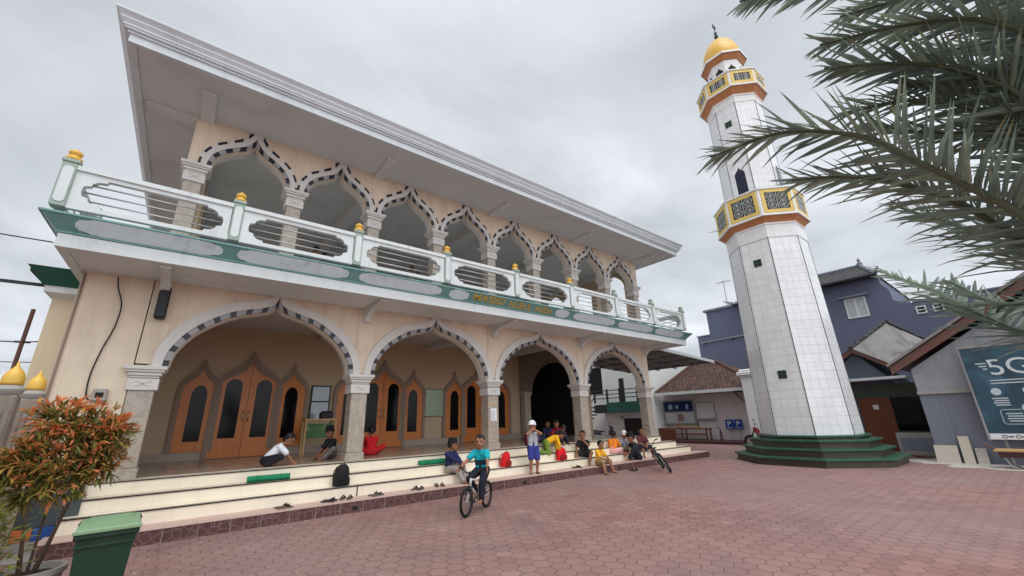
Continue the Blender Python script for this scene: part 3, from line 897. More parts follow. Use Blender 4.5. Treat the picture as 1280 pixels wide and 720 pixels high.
m_lat = mat('lattice_backing', (52, 58, 54), .6, .2, 5)
def balcony(z0, z1, z2, rin, rout, parent, ph):
    octa([(rin, z0), (rin + .04, z0 + .02), (rin + .06, z0 + .08), (rout - .06, z1 - .06), (rout - .03, z1 - .05)], 'orange_soffit', m_orange, parent)
    octa([(rout - .05, z1 - .05), (rout + .02, z1 - .05), (rout + .02, z1 + .02), (rout - .01, z1 + .03)], 'lower_lip', m_mwhite, parent)
    pr = octa([(rout - .02, z1 + .02), (rout - .02, z2 - .06), (rout + .03, z2 - .055), (rout + .03, z2), (rout - .1, z2), (rout - .1, z1 + .02)], 'parapet', m_mwhite, parent)
    for k_ in range(8):
        ang = ROT + (k_ + .5) * pi / 4; w = (rout - .02) * K * math.sin(pi / 8)
        zz0, zz1 = z1 + .05, z2 - .08
        m = M(); a = w * .88; bt = .125
        rr_ = rout - .02
        for u0, u1, c0, c1 in ((-a, a, zz0, zz0 + bt), (-a, a, zz1 - bt, zz1), (-a, -a + bt, zz0 + bt, zz1 - bt), (a - bt, a, zz0 + bt, zz1 - bt)):
            face_box(m, ang, rr_, u0, u1, c0, c1, -.02, .02)
        fr = m.build('panel_frame', m_yellow, pr)
        m = M(); face_box(m, ang, rr_, -a + bt, a - bt, zz0 + bt, zz1 - bt, -.02, .004); m.build('backing', m_lat, pr)
        m = M()
        t = Vector((-math.sin(ang), math.cos(ang), 0)); nn = Vector((math.cos(ang), math.sin(ang), 0)); ap = rr_ * K * math.cos(pi / 8) + .009
        W2 = a - bt; H2 = (zz1 - zz0) / 2 - bt; zc = (zz0 + zz1) / 2
        for cx_ in (-W2 / 2, W2 / 2):
            for cz_ in (-H2 / 2, H2 / 2):
                rc = min(W2, H2) * .42
                m.tube([nn * ap + t * (cx_ + rc * math.cos(q)) + Vector((0, 0, zc + cz_ + rc * math.sin(q))) for q in [2 * pi * i / 14 for i in range(15)]], .012, 5)
                for dq in (0, pi / 4, pi / 2, 3 * pi / 4):
                    p = nn * ap + t * cx_ + Vector((0, 0, zc + cz_)); d = t * math.cos(dq) * rc + Vector((0, 0, rc * math.sin(dq)))
                    m.tube([p - d, p + d], .011, 4)
        m.tube([nn * ap + t * -W2 + Vector((0, 0, zc)), nn * ap + t * W2 + Vector((0, 0, zc))], .012, 4)
        m.tube([nn * ap + Vector((0, 0, zc - H2)), nn * ap + Vector((0, 0, zc + H2))], .012, 4)
        m.build('lattice', mat('lattice_grey', (176, 182, 178), .5, .1, 6), pr)
    octa([(rin - .2, z1 + .1), (rout - .1, z1 + .1)], 'balcony_floor', m_concrete, parent)
b1 = octa([(1.26, 8.06), (1.31, 8.1), (1.31, 8.16), (1.26, 8.2)], 'lower_balcony', m_mwhite)
balcony(8.14, 8.42, 9.5, 1.27, 1.51, b1, 0)
us = octa([(1.03, 8.4), (1.0, 14.5)], 'upper_shaft', m_mtile)
corner_strips(us, 1.03, 8.45, 1.0, 14.2, .012, .004)
m = M(); t_ = []
def arch_plate(m, ang, r, w, z0, z1, rise, d0, d1, mi=0):
    t = Vector((-math.sin(ang), math.cos(ang), 0)); nn = Vector((math.cos(ang), math.sin(ang), 0)); ap = r * K * math.cos(pi / 8)
    q = [(-w, z0), (w, z0)] + [(w * u, z1 + rise * v) for u, v in full([(a, b) for a, b in OG])[::-1]]
    m.prism(q, d0, d1, lambda u, v, tt: tuple(nn * (ap + tt) + t * u + Vector((0, 0, v))), mi)
for k_ in range(0, 8, 2):
    ang = FA + k_ * pi / 4
    m = M(); arch_plate(m, ang, 1.015, .26, 9.75, 10.65, .42, -.01, .03); o = m.build('window_surround', m_mwhite, us)
    m = M(); arch_plate(m, ang, 1.015, .19, 9.75, 10.55, .35, -.01, .036); m.build('opening', mat('deep_blue_glass', (30, 30, 52), .25, .1), o)
vent(13.0, 1.005, us, FA)
m = M()
for k_ in range(8):
    ang = ROT + (k_ + .5) * pi / 4; w = 1.0 * K * math.sin(pi / 8)
    for z0, z1 in ((13.85, 14.2),): face_box(m, ang, 1.0, -w, w, z0, z1, -.02, .02)
m.build('head_band', m_mwhite, us)
b2 = octa([(1.0, 14.12), (1.05, 14.16), (1.05, 14.22), (1.0, 14.24)], 'upper_balcony', m_mwhite)
balcony(14.2, 14.54, 15.3, 1.0, 1.28, b2, 0)
lan = octa([(.68, 14.6), (.68, 16.5)], 'lantern', m_mwhite)
for k_ in range(8):
    ang = ROT + (k_ + .5) * pi / 4
    m = M(); arch_plate(m, ang, .68, .16, 15.0, 15.85, .3, -.01, .012); m.build('opening', m_darkin, lan)
octa([(.68, 16.4), (.72, 16.42), (.88, 16.62), (.9, 16.62)], 'cornice_soffit', m_orange, lan)
octa([(.88, 16.62), (.92, 16.62), (.92, 16.72), (.7, 16.76)], 'cornice_lip', m_mwhite, lan)
m = M(); m.lathe([(.74, 16.74), (.77, 16.85), (.78, 17.05), (.74, 17.3), (.64, 17.6), (.48, 17.88), (.28, 18.1), (.1, 18.22), (.04, 18.27)], 32)
dome = m.build('dome', m_gold, mi_, True)
m = M(); m.lathe([(.05, 18.2), (.035, 18.35), (.09, 18.45), (.09, 18.5), (.03, 18.58), (.07, 18.68), (.02, 18.78), (.02, 19.0)], 12)
m.tube([(0 + .13 * math.cos(a), 0, 19.12 + .13 * math.sin(a)) for a in [R(-250) + R(320) * i / 16 for i in range(17)]], [.008 + .022 * math.sin(pi * i / 16) for i in range(17)], 6)
m.build('finial', m_darkmet, dome, True)
m = M(); a = FA - pi / 4
m.tube([(1.5 * math.cos(a), 1.5 * math.sin(a), 8.55), (2.0 * math.cos(a), 2.0 * math.sin(a), 8.5)], .015, 6); m.build('spout', m_steel, mi_)

# ------------------------------------------------------------------ right-hand buildings
pv = thing('pavilion', 'low white pavilion with a brown tiled hip roof and white eave board', 'pavilion', (24.5, 3, 0))
m = M(); m.box((0, -3.4, 0), (4.5, 3.2, 2.9)); m.box((-.3, 3.2, 0), (4.5, 3.35, 2.75)); m.build('wall', m_pav_wall, pv)
m = M(); m.box((-2.0, -3.5, 0), (-.001, 3.4, .12)); m.box((-2.03, -3.55, 0), (-1.999, 3.42, .135)); m.build('plinth', m_dred, pv)
m = M(); m.box((-1.03, -3.9, 2.7), (-.97, 2.65, 2.868)); fa = m.build('eave_board', m_white, pv)
m = M()
e = [(-1.0, -3.7, 2.87), (-1.0, 2.6, 2.87), (5, 2.6, 2.87), (5, -3.7, 2.87)]; a, b = (1.6, -.25, 4.72), (1.6, 1.15, 4.72)
m.add([*e, a, b], [(0, 1, 5, 4), (1, 2, 5), (2, 3, 4, 5), (3, 0, 4), (0, 3, 2, 1)]); m.build('roof', m_rtile, pv)
m = M()
for p, q in ((e[0], a), (e[1], b), (a, b)): m.tube([Vector(p) + Vector((0, 0, .03)), Vector(q) + Vector((0, 0, .03))], .09, 6)
m.build('ridge_cap', mat('ridge_brown', (96, 66, 56), .85, .2, 4), pv)
m = M(); m.tube([(-.95, 3.0, 0.1), (-.95, 3.0, 2.7)], .055, 8); m.tube([(-.95, 2.9, 2.3), (-.3, 2.9, 2.75)], .03, 6); m.build('post', m_darkmet, pv)
m = M(); m.tube([(-1.0, -2.2, 2.7), (-.05, -2.4, 2.0)], .03, 6); m.tube([(-1., -2.2, 2.68), (0, -2.2, 2.68)], .03, 6); m.build('bracket', m_darkmet, pv)
o = thing('display_cabinet', 'large glass display cabinet with blue posters on the pavilion wall', 'cabinet', (24.44, 4.75, .95))
m = M(); m.box((-.06, -1.05, 0), (.06, 1.0, 1.45)); m.build('case', m_chkgrey, o)
m = M(); m.box((-.068, -.98, .78), (-.06, .93, 1.38)); m.build('poster_board', mat('navy_board', (34, 48, 92), .3, .3, 4), o)
for y, w, h in ((.5, .28, .3), (.05, .22, .2), (-.62, .16, .3)):
    m = M(); m.box((-.076, y - w / 2, 1.05 - h / 2), (-.068, y + w / 2, 1.05 + h / 2)); m.build('poster', mat('poster_pale', (150, 170, 205), .5, .4, 8), o)
m = M(); m.box((-.068, -.98, .08), (-.06, .93, .7)); m.build('glass', mat('cabinet_glass', (190, 190, 196), .1, .25, 3), o)
m = M(); m.box((-.075, -.3, .2), (-.068, .1, .62)); m.build('photo', mat('photo_brown', (150, 120, 112), .5, .5, 9), o)
o = thing('whiteboard', 'blank pale whiteboard hung on the pavilion wall right of the cabinet', 'whiteboard', (24.46, 3.03, 1.28))
m = M(); m.box((-.03, -.55, 0), (.03, .55, .9)); m.build('board', mat('board_pale', (206, 208, 204), .3, .04), o)
m = M(); m.tube([(-.035, -.55, 0), (-.035, .55, 0), (-.035, .55, .9), (-.035, -.55, .9), (-.035, -.55, 0)], .02, 5); m.build('frame', m_chkgrey, o)
m = M(); m.box((-.12, -.6, -.06), (.0, .6, -.03)); m.build('tray', m_chkgrey, o)
o = thing('long_table', 'long brown wooden table against the pavilion wall', 'table', (23.85, 4.35, .12))
m = M(); m.bbox((-.3, -1.7, .58), (.3, 1.7, .64), .006); m.build('top', m_bwood, o)
for y in (-1.6, -.1, 1.6):
    for x in (-.24, .24):
        m = M(); m.box((x - .03, y - .03, 0), (x + .03, y + .03, .58)); m.build('leg', m_bwood, o)
m = M(); m.box((-.27, -1.6, .28), (-.24, 1.6, .36)); m.box((-.26, .3, .02), (-.25, 1.55, .56)); m.build('side_board', m_bwood, o)
o = thing('small_bench', 'short orange-brown wooden bench standing on the long table', 'bench', (23.85, 3.95, .765))
m = M(); m.bbox((-.12, -.75, .08), (.12, .75, .13), .006); m.build('seat', m_wood2, o)
for y in (-.65, .65):
    m = M(); m.box((-.1, y - .03, 0), (.1, y + .03, .08)); m.build('leg', m_wood2, o)
o = thing('drinking_jug', 'tiny dark bottle standing on the small bench', 'bottle', (23.85, 3.3, .9))
m = M(); m.lathe([(.04, 0), (.045, .1), (.02, .18), (.02, .24)], 12); m.build('body', m_darkmet, o, True)
m = M(); m.lathe([(.024, .24), (.024, .27), (0, .275)], 10); m.build('cap', m_blackpl, o)
o = thing('hand_pump', 'dark knee-high pump standing by the pavilion wall right of the table', 'pump', (23.95, 2.1, .12))
m = M(); m.lathe([(.12, 0), (.12, .05), (.07, .08), (.06, .45), (.03, .5), (.03, .6)], 12); m.build('body', m_dred, o, True)
m = M(); m.tube([(0, 0, .58), (0, .15, .72), (0, .25, .6)], .018, 6); m.build('handle', m_darkmet, o)
for i, (y, lb) in enumerate(((1.72, 'blue and white parking sign on the pavilion wall, the left one of two'), (1.24, 'blue and white parking sign on the pavilion wall, the right one of two'))):
    o = thing('parking_sign', lb, 'sign', (24.35, y, .12), group='pair of parking signs')
    m = M(); m.bbox((-.012, -.22, .58), (.012, .22, 1.08), .004); m.build('plate', m_blueSign, o)
    mt = Matrix(((0, 0, -1, -.016), (-1, 0, 0, 0), (0, 1, 0, .87), (0, 0, 0, 1)))
    put_text('P', .38, .19, mt, m_signwhite, o)
    m = M(); m.box((-.016, -.16, .63), (-.0125, .16, .655)); m.build('caption_bar', m_signwhite, o)
    m = M(); m.tube([(.02, 0, 0), (.02, 0, .6)], .018, 6); m.build('pole', m_concrete, o)
o = thing('gate_pillar', 'white square gate pillar with a moulded cap standing left behind the minaret', 'pillar', (23.4, -.2, 0))
m = M(); m.bbox((-.32, -.32, 0), (.32, .32, 3.35), .02); m.build('shaft', m_mwhite, o)
m = M(); m.bbox((-.38, -.38, 3.35), (.38, .38, 3.42), .01); m.bbox((-.45, -.45, 3.42), (.45, .45, 3.62), .03); m.bbox((-.36, -.36, 3.62), (.36, .36, 3.75), .05); m.build('cap', m_mwhite, o)

bh = thing('blue_house', 'tall slate-blue two-storey house with stepped parapets rising behind the minaret', 'house', (30, 0, 0))
m = M()
prof = [(5.58, 0), (5.58, 7.1), (4.62, 7.1), (4.62, 8.85), (2.2, 8.85), (2.2, 8.85), (-2.3, 8.9), (-5.45, 8.9), (-5.5, 8.3), (-5.75, 7.9), (-5.8, 7.25), (-6.5, 6.95), (-14, 6.95), (-14, 0)]
m.prism(prof, 0, 9, lambda u, v, t: (t, u, v)); m.build('wall', m_blue, bh)
for a_, b_ in (((-.12, 2.2, 8.85), (3, 4.8, 9.0)), ((-.06, 4.6, 7.1), (3, 5.64, 7.16)), ((-.05, -14, 6.95), (2, -6.5, 7.02))):
    m = M(); m.box(a_, b_); m.build('coping', m_greylow, bh)
m = M()
e = [(-.8, -5.55, 8.75), (-.8, 2.3, 8.75), (9, 2.3, 8.75), (9, -5.55, 8.75)]; a, b = (2.9, -4.4, 10.35), (2.9, 1.3, 10.35)
m.add([*e, a, b], [(0, 1, 5, 4), (1, 2, 5), (2, 3, 4, 5), (3, 0, 4), (0, 3, 2, 1)]); rf = m.build('roof', m_gtile, bh)
m = M(); m.tube([e[0], e[1]], .09, 6); m.build('gutter', m_darkmet, rf)
m = M()
for p, q in ((e[0], a), (a, b), (e[1], b)): m.tube([Vector(p) + Vector((0, 0, .05)), Vector(q) + Vector((0, 0, .05))], .1, 6)
m.hull([(-1.2, -5.8, 9.05), (-1.1, -5.75, 9.1), (-.8, -5.6, 8.75), (-.4, -5.3, 8.9), (-.7, -5.5, 8.95)]); m.hull([(-1.3, 2.75, 9.1), (-.9, 2.4, 8.75), (-.4, 2.1, 8.9), (-.7, 2.3, 9.0)])
m.lathe([(.14, 0), (.16, .2), (.06, .3), (.1, .4), (0, .6)], 10, (2.9, -4.4, 10.35))
m.build('ridge_cap', m_greylow, rf)
def house_window(parent, y, z, w, h, hood=True):
    m = M(); f = .08
    m.box((-.06, y - w / 2, z), (.02, y + w / 2, z + f)); m.box((-.06, y - w / 2, z + h - f), (.02, y + w / 2, z + h))
    m.box((-.06, y - w / 2, z + f), (.02, y - w / 2 + f, z + h - f)); m.box((-.06, y + w / 2 - f, z + f), (.02, y + w / 2, z + h - f)); m.box((-.055, y - .05, z + f), (.02, y + .05, z + h - f))
    o = m.build('window', m_white, parent)
    m = M(); m.box((-.02, y - w / 2 + f, z + f), (-.01, y - .05, z + h - f)); m.box((-.02, y + .05, z + f), (-.01, y + w / 2 - f, z + h - f)); m.build('pane', mat('window_curtain', (176, 180, 184), .3, .2, 6), o)
    if hood:
        m = M(); m.box((-.35, y - w / 2 - .15, z + h + .03), (.0, y + w / 2 + .15, z + h + .12)); m.build('hood', m_greylow, o)
house_window(bh, -4.16, 6.62, 1.0, 1.18)
for y in (-6.75, -7.4, -8.05):
    m = M(); w = .2
    for a, b, c, d in ((-w, w, 6.3, 6.36), (-w, w, 6.66, 6.72), (-w, -w + .06, 6.36, 6.66), (w - .06, w, 6.36, 6.66)): m.box((-.04, y + a, c), (.01, y + b, d))
    m.box((-.03, y - .14, 6.48), (.0, y + .14, 6.53))
    o = m.build('vent_block', m_white, bh)
    m = M(); m.box((-.01, y - .14, 6.36), (.0, y + .14, 6.66)); m.build('vent_hole', m_darkmet, o)
o = thing('antenna', 'thin television antenna mast on the blue house parapet', 'antenna', (30.6, 3.2, 9.0))
m = M(); m.tube([(0, 0, 0), (0, 0, 2.1)], .03, 6); m.build('mast', m_chkgrey, o)
m = M(); m.tube([(0, -.5, 2.0), (0, .5, 2.0)], .02, 5)
for y in (-.4, -.15, .1, .35): m.tube([(-.3, y, 2.0), (.3, y, 2.0)], .012, 4)
m.build('elements', m_chkgrey, o)

# porch building between minaret and grey house
pb = thing('porch_building', 'small dark porch building with a brown door and a weathered grey roof', 'building', (22, -5.4, 0))
m = M()
m.prism([(-1.75, 0), (-1.75, 2.4), (-.85, 2.4), (.3, 3.85), (1.6, 2.7), (1.6, 0)], 0, 4, lambda u, v, t: (t, u, v)); m.build('wall', mat('dark_grey_render', (86, 92, 104), .85, .1, 1.2, streak=.2), pb)
m = M(); m.box((-.03, -1.35, 2.0), (0, .95, 2.5)); m.build('olive_panel', mat('olive_panel', (76, 86, 74), .7, .12, 2), pb)
m = M(); m.box((-.75, -1.2, 2.66), (.0, 1.6, 2.76)); m.build('canopy', m_white, pb)
m = M(); m.box((-.05, -.42, .02), (-.001, .58, 2.0)); d = m.build('door', m_bwood, pb)
m = M(); m.box((-.056, -.02, 1.55), (-.0505, .16, 1.72)); m.build('paper', m_signwhite, d)
m = M(); m.lathe([(.03, 0), (.03, .05)], 8, (-.06, -.33, 1.0)); m.build('handle', m_steel, d)
m = M(); m.box((-.04, -1.4, .75), (-.001, -.44, 1.98)); m.build('dark_window', m_glass, pb)
m = M()
m.prism([(-1.0, 2.93), (-1.0, 3.13), (.3, 4.05), (1.7, 3.05), (1.7, 2.85), (.3, 3.85)], -.25, -.1, lambda u, v, t: (t, u, v)); m.build('barge_board', m_barge, pb)
m = M()
A = (-.3, .3, 4.03); B = (-.3, -1.05, 3.08); C = (1.3, -.8, 5.15); D = (4.3, -.8, 5.15); E_ = (4.3, -2.2, 3.9); G = (.2, -1.5, 3.3); Hh = (-.3, 1.75, 3.05); I = (4.3, 1.75, 3.05); J = (1.3, .6, 4.5)
m.add([A, B, C, D, E_, G, Hh, I], [(0, 1, 2), (1, 5, 2), (5, 4, 3, 2), (0, 2, 3, 7, 6)]); m.build('roof', m_asb, pb)
m = M(); m.tube([C, D], .09, 6); m.tube([A, C], .08, 6); m.tube([C, E_], .05, 6); m.build('ridge_cap', m_gtile, pb)
o = thing('water_tub', 'square concrete tub with dark sticks lying in it beside the brown door', 'tub', (19.9, -6.75, 0))
m = M(); w, d, h, t = .62, .4, .75, .06
m.box((-d, -w, 0), (-d + t, w, h)); m.box((d - t, -w, 0), (d, w, h)); m.box((-d + t, -w, 0), (d - t, -w + t, h)); m.box((-d + t, w - t, 0), (d - t, w, h)); m.box((-d + t, -w + t, 0), (d - t, w - t, .3)); m.build('basin', m_concrete, o)
m = M(); m.box((-d - .01, -w + .08, .2), (-d + .002, w - .08, .62)); m.build('front_panel', m_greylow, o)
o = thing('stick_bundle', 'few dark sticks lying across the concrete tub front ledge', 'sticks', (19.35, -6.6, 0))
m = M()
for y, a, l in ((-.2, .4, .7), (.1, -.2, .8), (.25, .1, .6)): m.tube([(0, y - l / 2, .04), (.1 * a, y, .07), (a * .2, y + l / 2, .05)], .025, 6)
m.build('sticks', m_bwood, o)

# grey gable house with barge board
gh = thing('grey_house', 'weathered grey gable house with a brown barge board and blue-grey lower wall', 'house', (18.27, -7.2, 0))
m = M(); m.prism([(0, 2.05), (0, 2.75), (-2.35, 4.25), (-6.5, 6.9), (-12, 3.3), (-12, 2.05)], 0, 8, lambda u, v, t: (t, u, v)); m.build('upper_wall', m_greyhouse, gh)
m = M(); m.box((.015, -12, 0), (7.9, -.0, 2.04)); m.build('lower_wall', m_greylow, gh)
m = M(); m.box((-.06, -12, 1.97), (.02, .02, 2.06)); m.build('string_course', m_concrete, gh)
m = M(); m.prism([(.45, 2.62), (.45, 2.86), (-2.35, 4.62), (-6.5, 7.25), (-6.5, 6.98), (-2.35, 4.36)], -.22, -.12, lambda u, v, t: (t, u, v)); m.build('barge_board', m_barge, gh)
m = M(); m.prism([(.5, 2.87), (.5, 2.95), (-6.5, 7.36), (-12.6, 3.3), (-12.6, 3.2), (-6.5, 7.26)], -.3, 8.2, lambda u, v, t: (t, u, v)); m.build('roof', m_asb, gh)
for i, (y, w, h, c, lb) in enumerate(((-7.42, .5, .48, (190, 180, 166), 'wide buff stone slab leaning on the grey house wall, lowest and leftmost'), (-7.85, .22, .74, (198, 188, 172), 'narrow tall buff stone slab leaning on the grey house wall, the middle one'), (-8.12, .22, .42, (176, 170, 160), 'small grey stone slab leaning on the grey house wall nearest the billboard'))):
    o = tag(M().hull([(x, y + s_ * w, z) for s_ in (-.5, .5) for x, z in ((18.02, .0), (18.08, .0), (18.19, h), (18.25, h))]).build('stone_slab', mat('slab%d' % i, c, .8, .12, 6, bump=.2)), lb, 'slab', 'stone slabs by the grey house')
bb = thing('billboard', 'dark teal billboard with large 5G lettering on legs before the grey house', 'billboard', (17.95, -8.42, 0))
k = NT('billboard_print'); co = k.co(); y_, z_ = k.xyz(co)[1], k.xyz(co)[2]
gl = k.noise(k.comb(k.math('MULTIPLY', y_, 1.), k.math('MULTIPLY', z_, 1.), 0.), .9, 5, .6, .8)
c_ = k.ramp(gl, (.3, lin(34, 52, 68)), (.55, lin(50, 84, 100)), (.75, lin(84, 130, 140)))
bm_ = k.done(c_, .35, 0, .45)
m = M(); m.box((-.03, -5, .84), (.03, 0, 3.2)); m.build('print', bm_, bb)
m = M(); m.box((-.04, -5, .68), (.035, -.0, .835)); foot = m.build('white_strip', m_signwhite, bb)
m = M()
for i in range(8):
    y = -.28 - i * .24
    m.tube([(-.042, y + .05 * math.cos(a), .757 + .035 * math.sin(a)) for a in [2 * pi * j / 10 for j in range(11)]], .008, 4); m.box((-.044, y - .15, .74), (-.0405, y - .07, .772))
m.build('small_marks', m_darkmet, foot)
m = M(); m.tube([(-.03, .03, .66), (-.03, .03, 3.22), (-.03, -5, 3.22)], .03, 6); m.build('frame', m_chkgrey, bb)
for y in (-.25, -2.2, -4.2):
    m = M(); m.tube([(.1, y, 0), (.05, y, .9)], .035, 6); m.build('leg', m_chkgrey, bb)
mt = Matrix(((0, 0, -1, -.036), (-1, .12, 0, -.83), (0, 1, 0, 2.62), (0, 0, 0, 1)))
put_text('5G', .62, .78, mt, mat('numeral_white', (206, 216, 218), .5, .15, 4), bb)
m = M()
for i, (z, l) in enumerate(((2.72, .2), (2.64, .15), (2.56, .09))): m.box((-.036, -.42 - .0, z), (-.031, -.42 + l, z + .035))
for z, a, l in ((2.24, -.38, .95), (2.16, -.38, .7)): m.box((-.036, a - l, z), (-.031, a, z + .03))
for cy_, cz_ in ((-.42, 1.95), (-1.0, 1.95)):
    m.prism([(cy_ + .1 * math.cos(2 * pi * j / 12), cz_ + .1 * math.sin(2 * pi * j / 12)) for j in range(12)], -.036, -.031, lambda u, v, t: (t, u, v))
    for j in range(4): m.box((-.036, cy_ - .18, cz_ - .2 - j * .06), (-.031, cy_ + .12 - .03 * (j % 2), cz_ - .17 - j * .06))
m.prism([(-.88 + .11 * math.cos(2 * pi * j / 12), 1.5 + .11 * math.sin(2 * pi * j / 12)) for j in range(12)], -.036, -.031, lambda u, v, t: (t, u, v))
m.tube([(-.033, -.75, 1.46), (-.033, -.4, 1.46), (-.033, -.36, 1.42), (-.033, -.36, 1.12), (-.033, -.4, 1.08), (-.033, -1.6, 1.08)], .008, 4)
for j in range(4): m.box((-.036, -.75, 1.34 - j * .065), (-.031, -.45 - .02 * (j % 2), 1.37 - j * .065))
m.build('graphics', mat('print_white', (188, 202, 206), .5, .05), bb)
o = thing('handcart', 'low wooden handcart with a pale top parked under the billboard', 'cart', (17.3, -9.0, 0))
m = M(); m.bbox((-.3, -.9, .42), (.3, .55, .47), .008); m.build('top', m_wood2, o)
m = M(); m.box((-.27, -.85, .28), (.27, .48, .419)); m.build('body', m_dred, o)
m = M(); m.tube([(0, .5, .45), (-.05, .72, .62)], .02, 6); m.build('handle', m_bwood, o)
for x in (-.28, .28):
    m = M(); m.lathe([(.16, -.025), (.2, -.03), (.2, .03), (.16, .025)], 18); w = m.build('wheel', m_rubber, o, False, (x, -.35, .2)); w.rotation_euler = (0, R(90), 0)
    m = M(); m.lathe([(0.001, -.02), (.15, -.02), (.15, .02), (0.001, .02)], 12); m.build('rim', m_dred, w)
for x in (-.25, .25):
    m = M(); m.tube([(x, .4, .28), (x, .32, .06), (x, .2, 0.02)], .018, 6); m.build('leg', m_chkgrey, o)

# canopy beside the mosque and annex behind
cn = thing('carport_canopy', 'grey corrugated carport canopy on steel beams right of the mosque', 'canopy', (14.95, 0, 0))
k = NT('corrugated_sheet'); co = k.co(); yy = k.xyz(co)[1]
k.bump(k.math('SINE', k.math('MULTIPLY', yy, 45.)), .6, .02)
k.b.inputs['Transmission Weight'].default_value = 0
cs = k.done(k.mix(k.noise(co, 2, 5), lin(120, 126, 132), lin(150, 156, 160)), .5, 0, .4)
m = M(); m.prism([(0, 4.36), (5.2, 4.02), (5.2, 4.04), (0, 4.38)], .02, 5.0, lambda u, v, t: (u, t, v)); m.build('sheet', cs, cn)
for i in range(5):
    m = M(); f = i / 4; x = .1 + 4.95 * f; z = 4.35 - .34 * x / 5.2; m.box((x - .03, .02, z - .11), (x + .03, 5, z - .005)); m.build('beam', m_chkgrey, cn)
m = M(); m.prism([(0, 4.39), (5.25, 4.05), (5.25, 3.93), (0, 4.24)], -.03, .015, lambda u, v, t: (u, t, v)); m.build('edge_beam', m_white, cn)
m = M(); m.prism([(0, 4.35), (5.2, 4.01), (5.2, 3.93), (0, 4.24)], 4.9, 4.98, lambda u, v, t: (u, t, v)); m.build('edge_beam', m_white, cn)
for i in range(4):
    m = M(); y = 1 + i; m.prism([(0, 4.235), (5.2, 3.895), (5.2, 3.85), (0, 4.18)], y - .025, y + .025, lambda u, v, t: (u, t, v)); m.build('purlin', m_chkgrey, cn)
an = thing('annex_house', 'white two-storey annex with a green balcony seen through the fourth arch', 'house', (23.2, 8.4, 0))
m = M(); m.box((0, -2.6, 0), (6, 1.2, 5.4)); m.box((.4, 1.2, 0), (6, 5, 5.4)); m.build('wall', mat('annex_white', (220, 222, 218), .7, .04, 1, streak=.12), an)
m = M(); m.box((-1.0, -2.4, 1.76), (.0, .15, 2.42)); m.build('balcony', m_dkgreen, an)
m = M(); m.box((-1.0, .16, 1.76), (.0, 1.25, 2.3)); m.build('stair_landing', m_darkmet, an)
m = M()
for y in (-2.3, -.95, .1, 1.2): m.box((-.98, y - .06, 2.42), (-.9, y + .06, 3.3))
for z in (2.7, 2.95, 3.2): m.tube([(-.94, -2.4, z), (-.94, 1.2, z)], .03, 5)
m.build('railing', m_darkmet, an)
m = M(); m.box((-.02, -.65, 2.42), (.01, -.25, 4.0)); m.build('door', m_darkin, an)
m = M(); m.box((-.02, -2.45, .1), (.01, -.4, 1.4)); m.build('garage_opening', m_darkin, an)
m = M(); m.box((-.06, -.38, 0), (.02, -.15, 1.5)); m.box((-.06, -2.5, 1.4), (.02, -.15, 1.55)); m.build('frame', m_white, an)
m = M()
for i in range(9): m.box((-1.0, 1.3 + i * .26, 2.1 - i * .24), (-.1, 1.58 + i * .26, 2.18 - i * .24))
m.tube([(-1, 1.25, 3.2), (-1, 3.6, 1.0)], .03, 5); m.tube([(-1, 1.25, 2.75), (-1, 3.6, .55)], .03, 5)
m.build('stair', m_darkmet, an)
m = M(); m.box((.38, 1.2, 3.1), (.4, 2.9, 5.0)); m.build('upper_window', m_glass, an)

# ------------------------------------------------------------------ left side: fence, bin, plants, pole, wires
for i, (x, y, w, zt, lb) in enumerate(((-1.74, -2.1, .1, 2.14, 'stone fence pillar with a gold finial, middle of three left of the mosque'), (-1.77, -.88, .1, 2.16, 'stone fence pillar with a gold finial, closest to the mosque wall'), (-1.78, -3.11, .125, 2.25, 'stone fence pillar cut by the left picture edge'))):
    o = thing('fence_pillar', lb, 'pillar', (x, y, 0), group='fence pillars left of the mosque')
    m = M(); m.bbox((-w, -w, 0), (w, w, zt - .12), .02)
    for u in (-w * .6, 0, w * .6): m.box((u - .02, -w - .012, .3), (u + .02, -w + .001, zt - .3))
    m.build('shaft', m_stone, o)
    m = M(); m.lathe([(w * .9, 0), (w * 1.15, .03), (w * 1.25, .07), (w * 1.05, .1), (w * .9, .12)], 20, (0, 0, zt - .12)); m.build('collar', m_concrete, o, True, angle=40)
    m = M(); m.lathe([(w * .98, 0), (w * 1.0, .03), (w * .97, .08), (w * .85, .13), (w * .62, .17), (w * .35, .2), (w * .16, .23), (.012, .27), (0, .29)], 20, (0, 0, zt)); m.build('finial', m_gold if i < 2 else m_concrete, o, True)
o = thing('fence_wall', 'low rough stone wall running between the fence pillars', 'wall', (-2.0, -1.8, 0))
m = M(); m.bbox((-.3, -2.6, 0), (-.16, 3.2, 1.15), .02); m.build('masonry', m_stone, o)
m = M(); m.bbox((-.34, -2.6, 1.15), (-.1, 3.2, 1.23), .01); m.build('coping', m_concrete, o)
m = M()
for i in range(9):
    for z0, z1 in ((1.23, 1.75),): m.tube([(-.22, -2.4 + i * .6, z0), (-.22, -2.4 + i * .6, z1)], .03, 6)
m.tube([(-.22, -2.6, 1.75), (-.22, 3.2, 1.75)], .035, 6); m.build('railing', m_darkmet, o)
o = thing('painted_board', 'dark grey board with pink flowers at the left end of the steps', 'board', (-1.45, -.42, 0))
m = M(); m.bbox((-.2, -.03, .3), (.42, .03, 1.0), .01); m.build('panel', mat('board_grey', (70, 76, 78), .6, .15, 3, dirt=(100, 100, 92), dirt_amt=.5), o)
m = M()
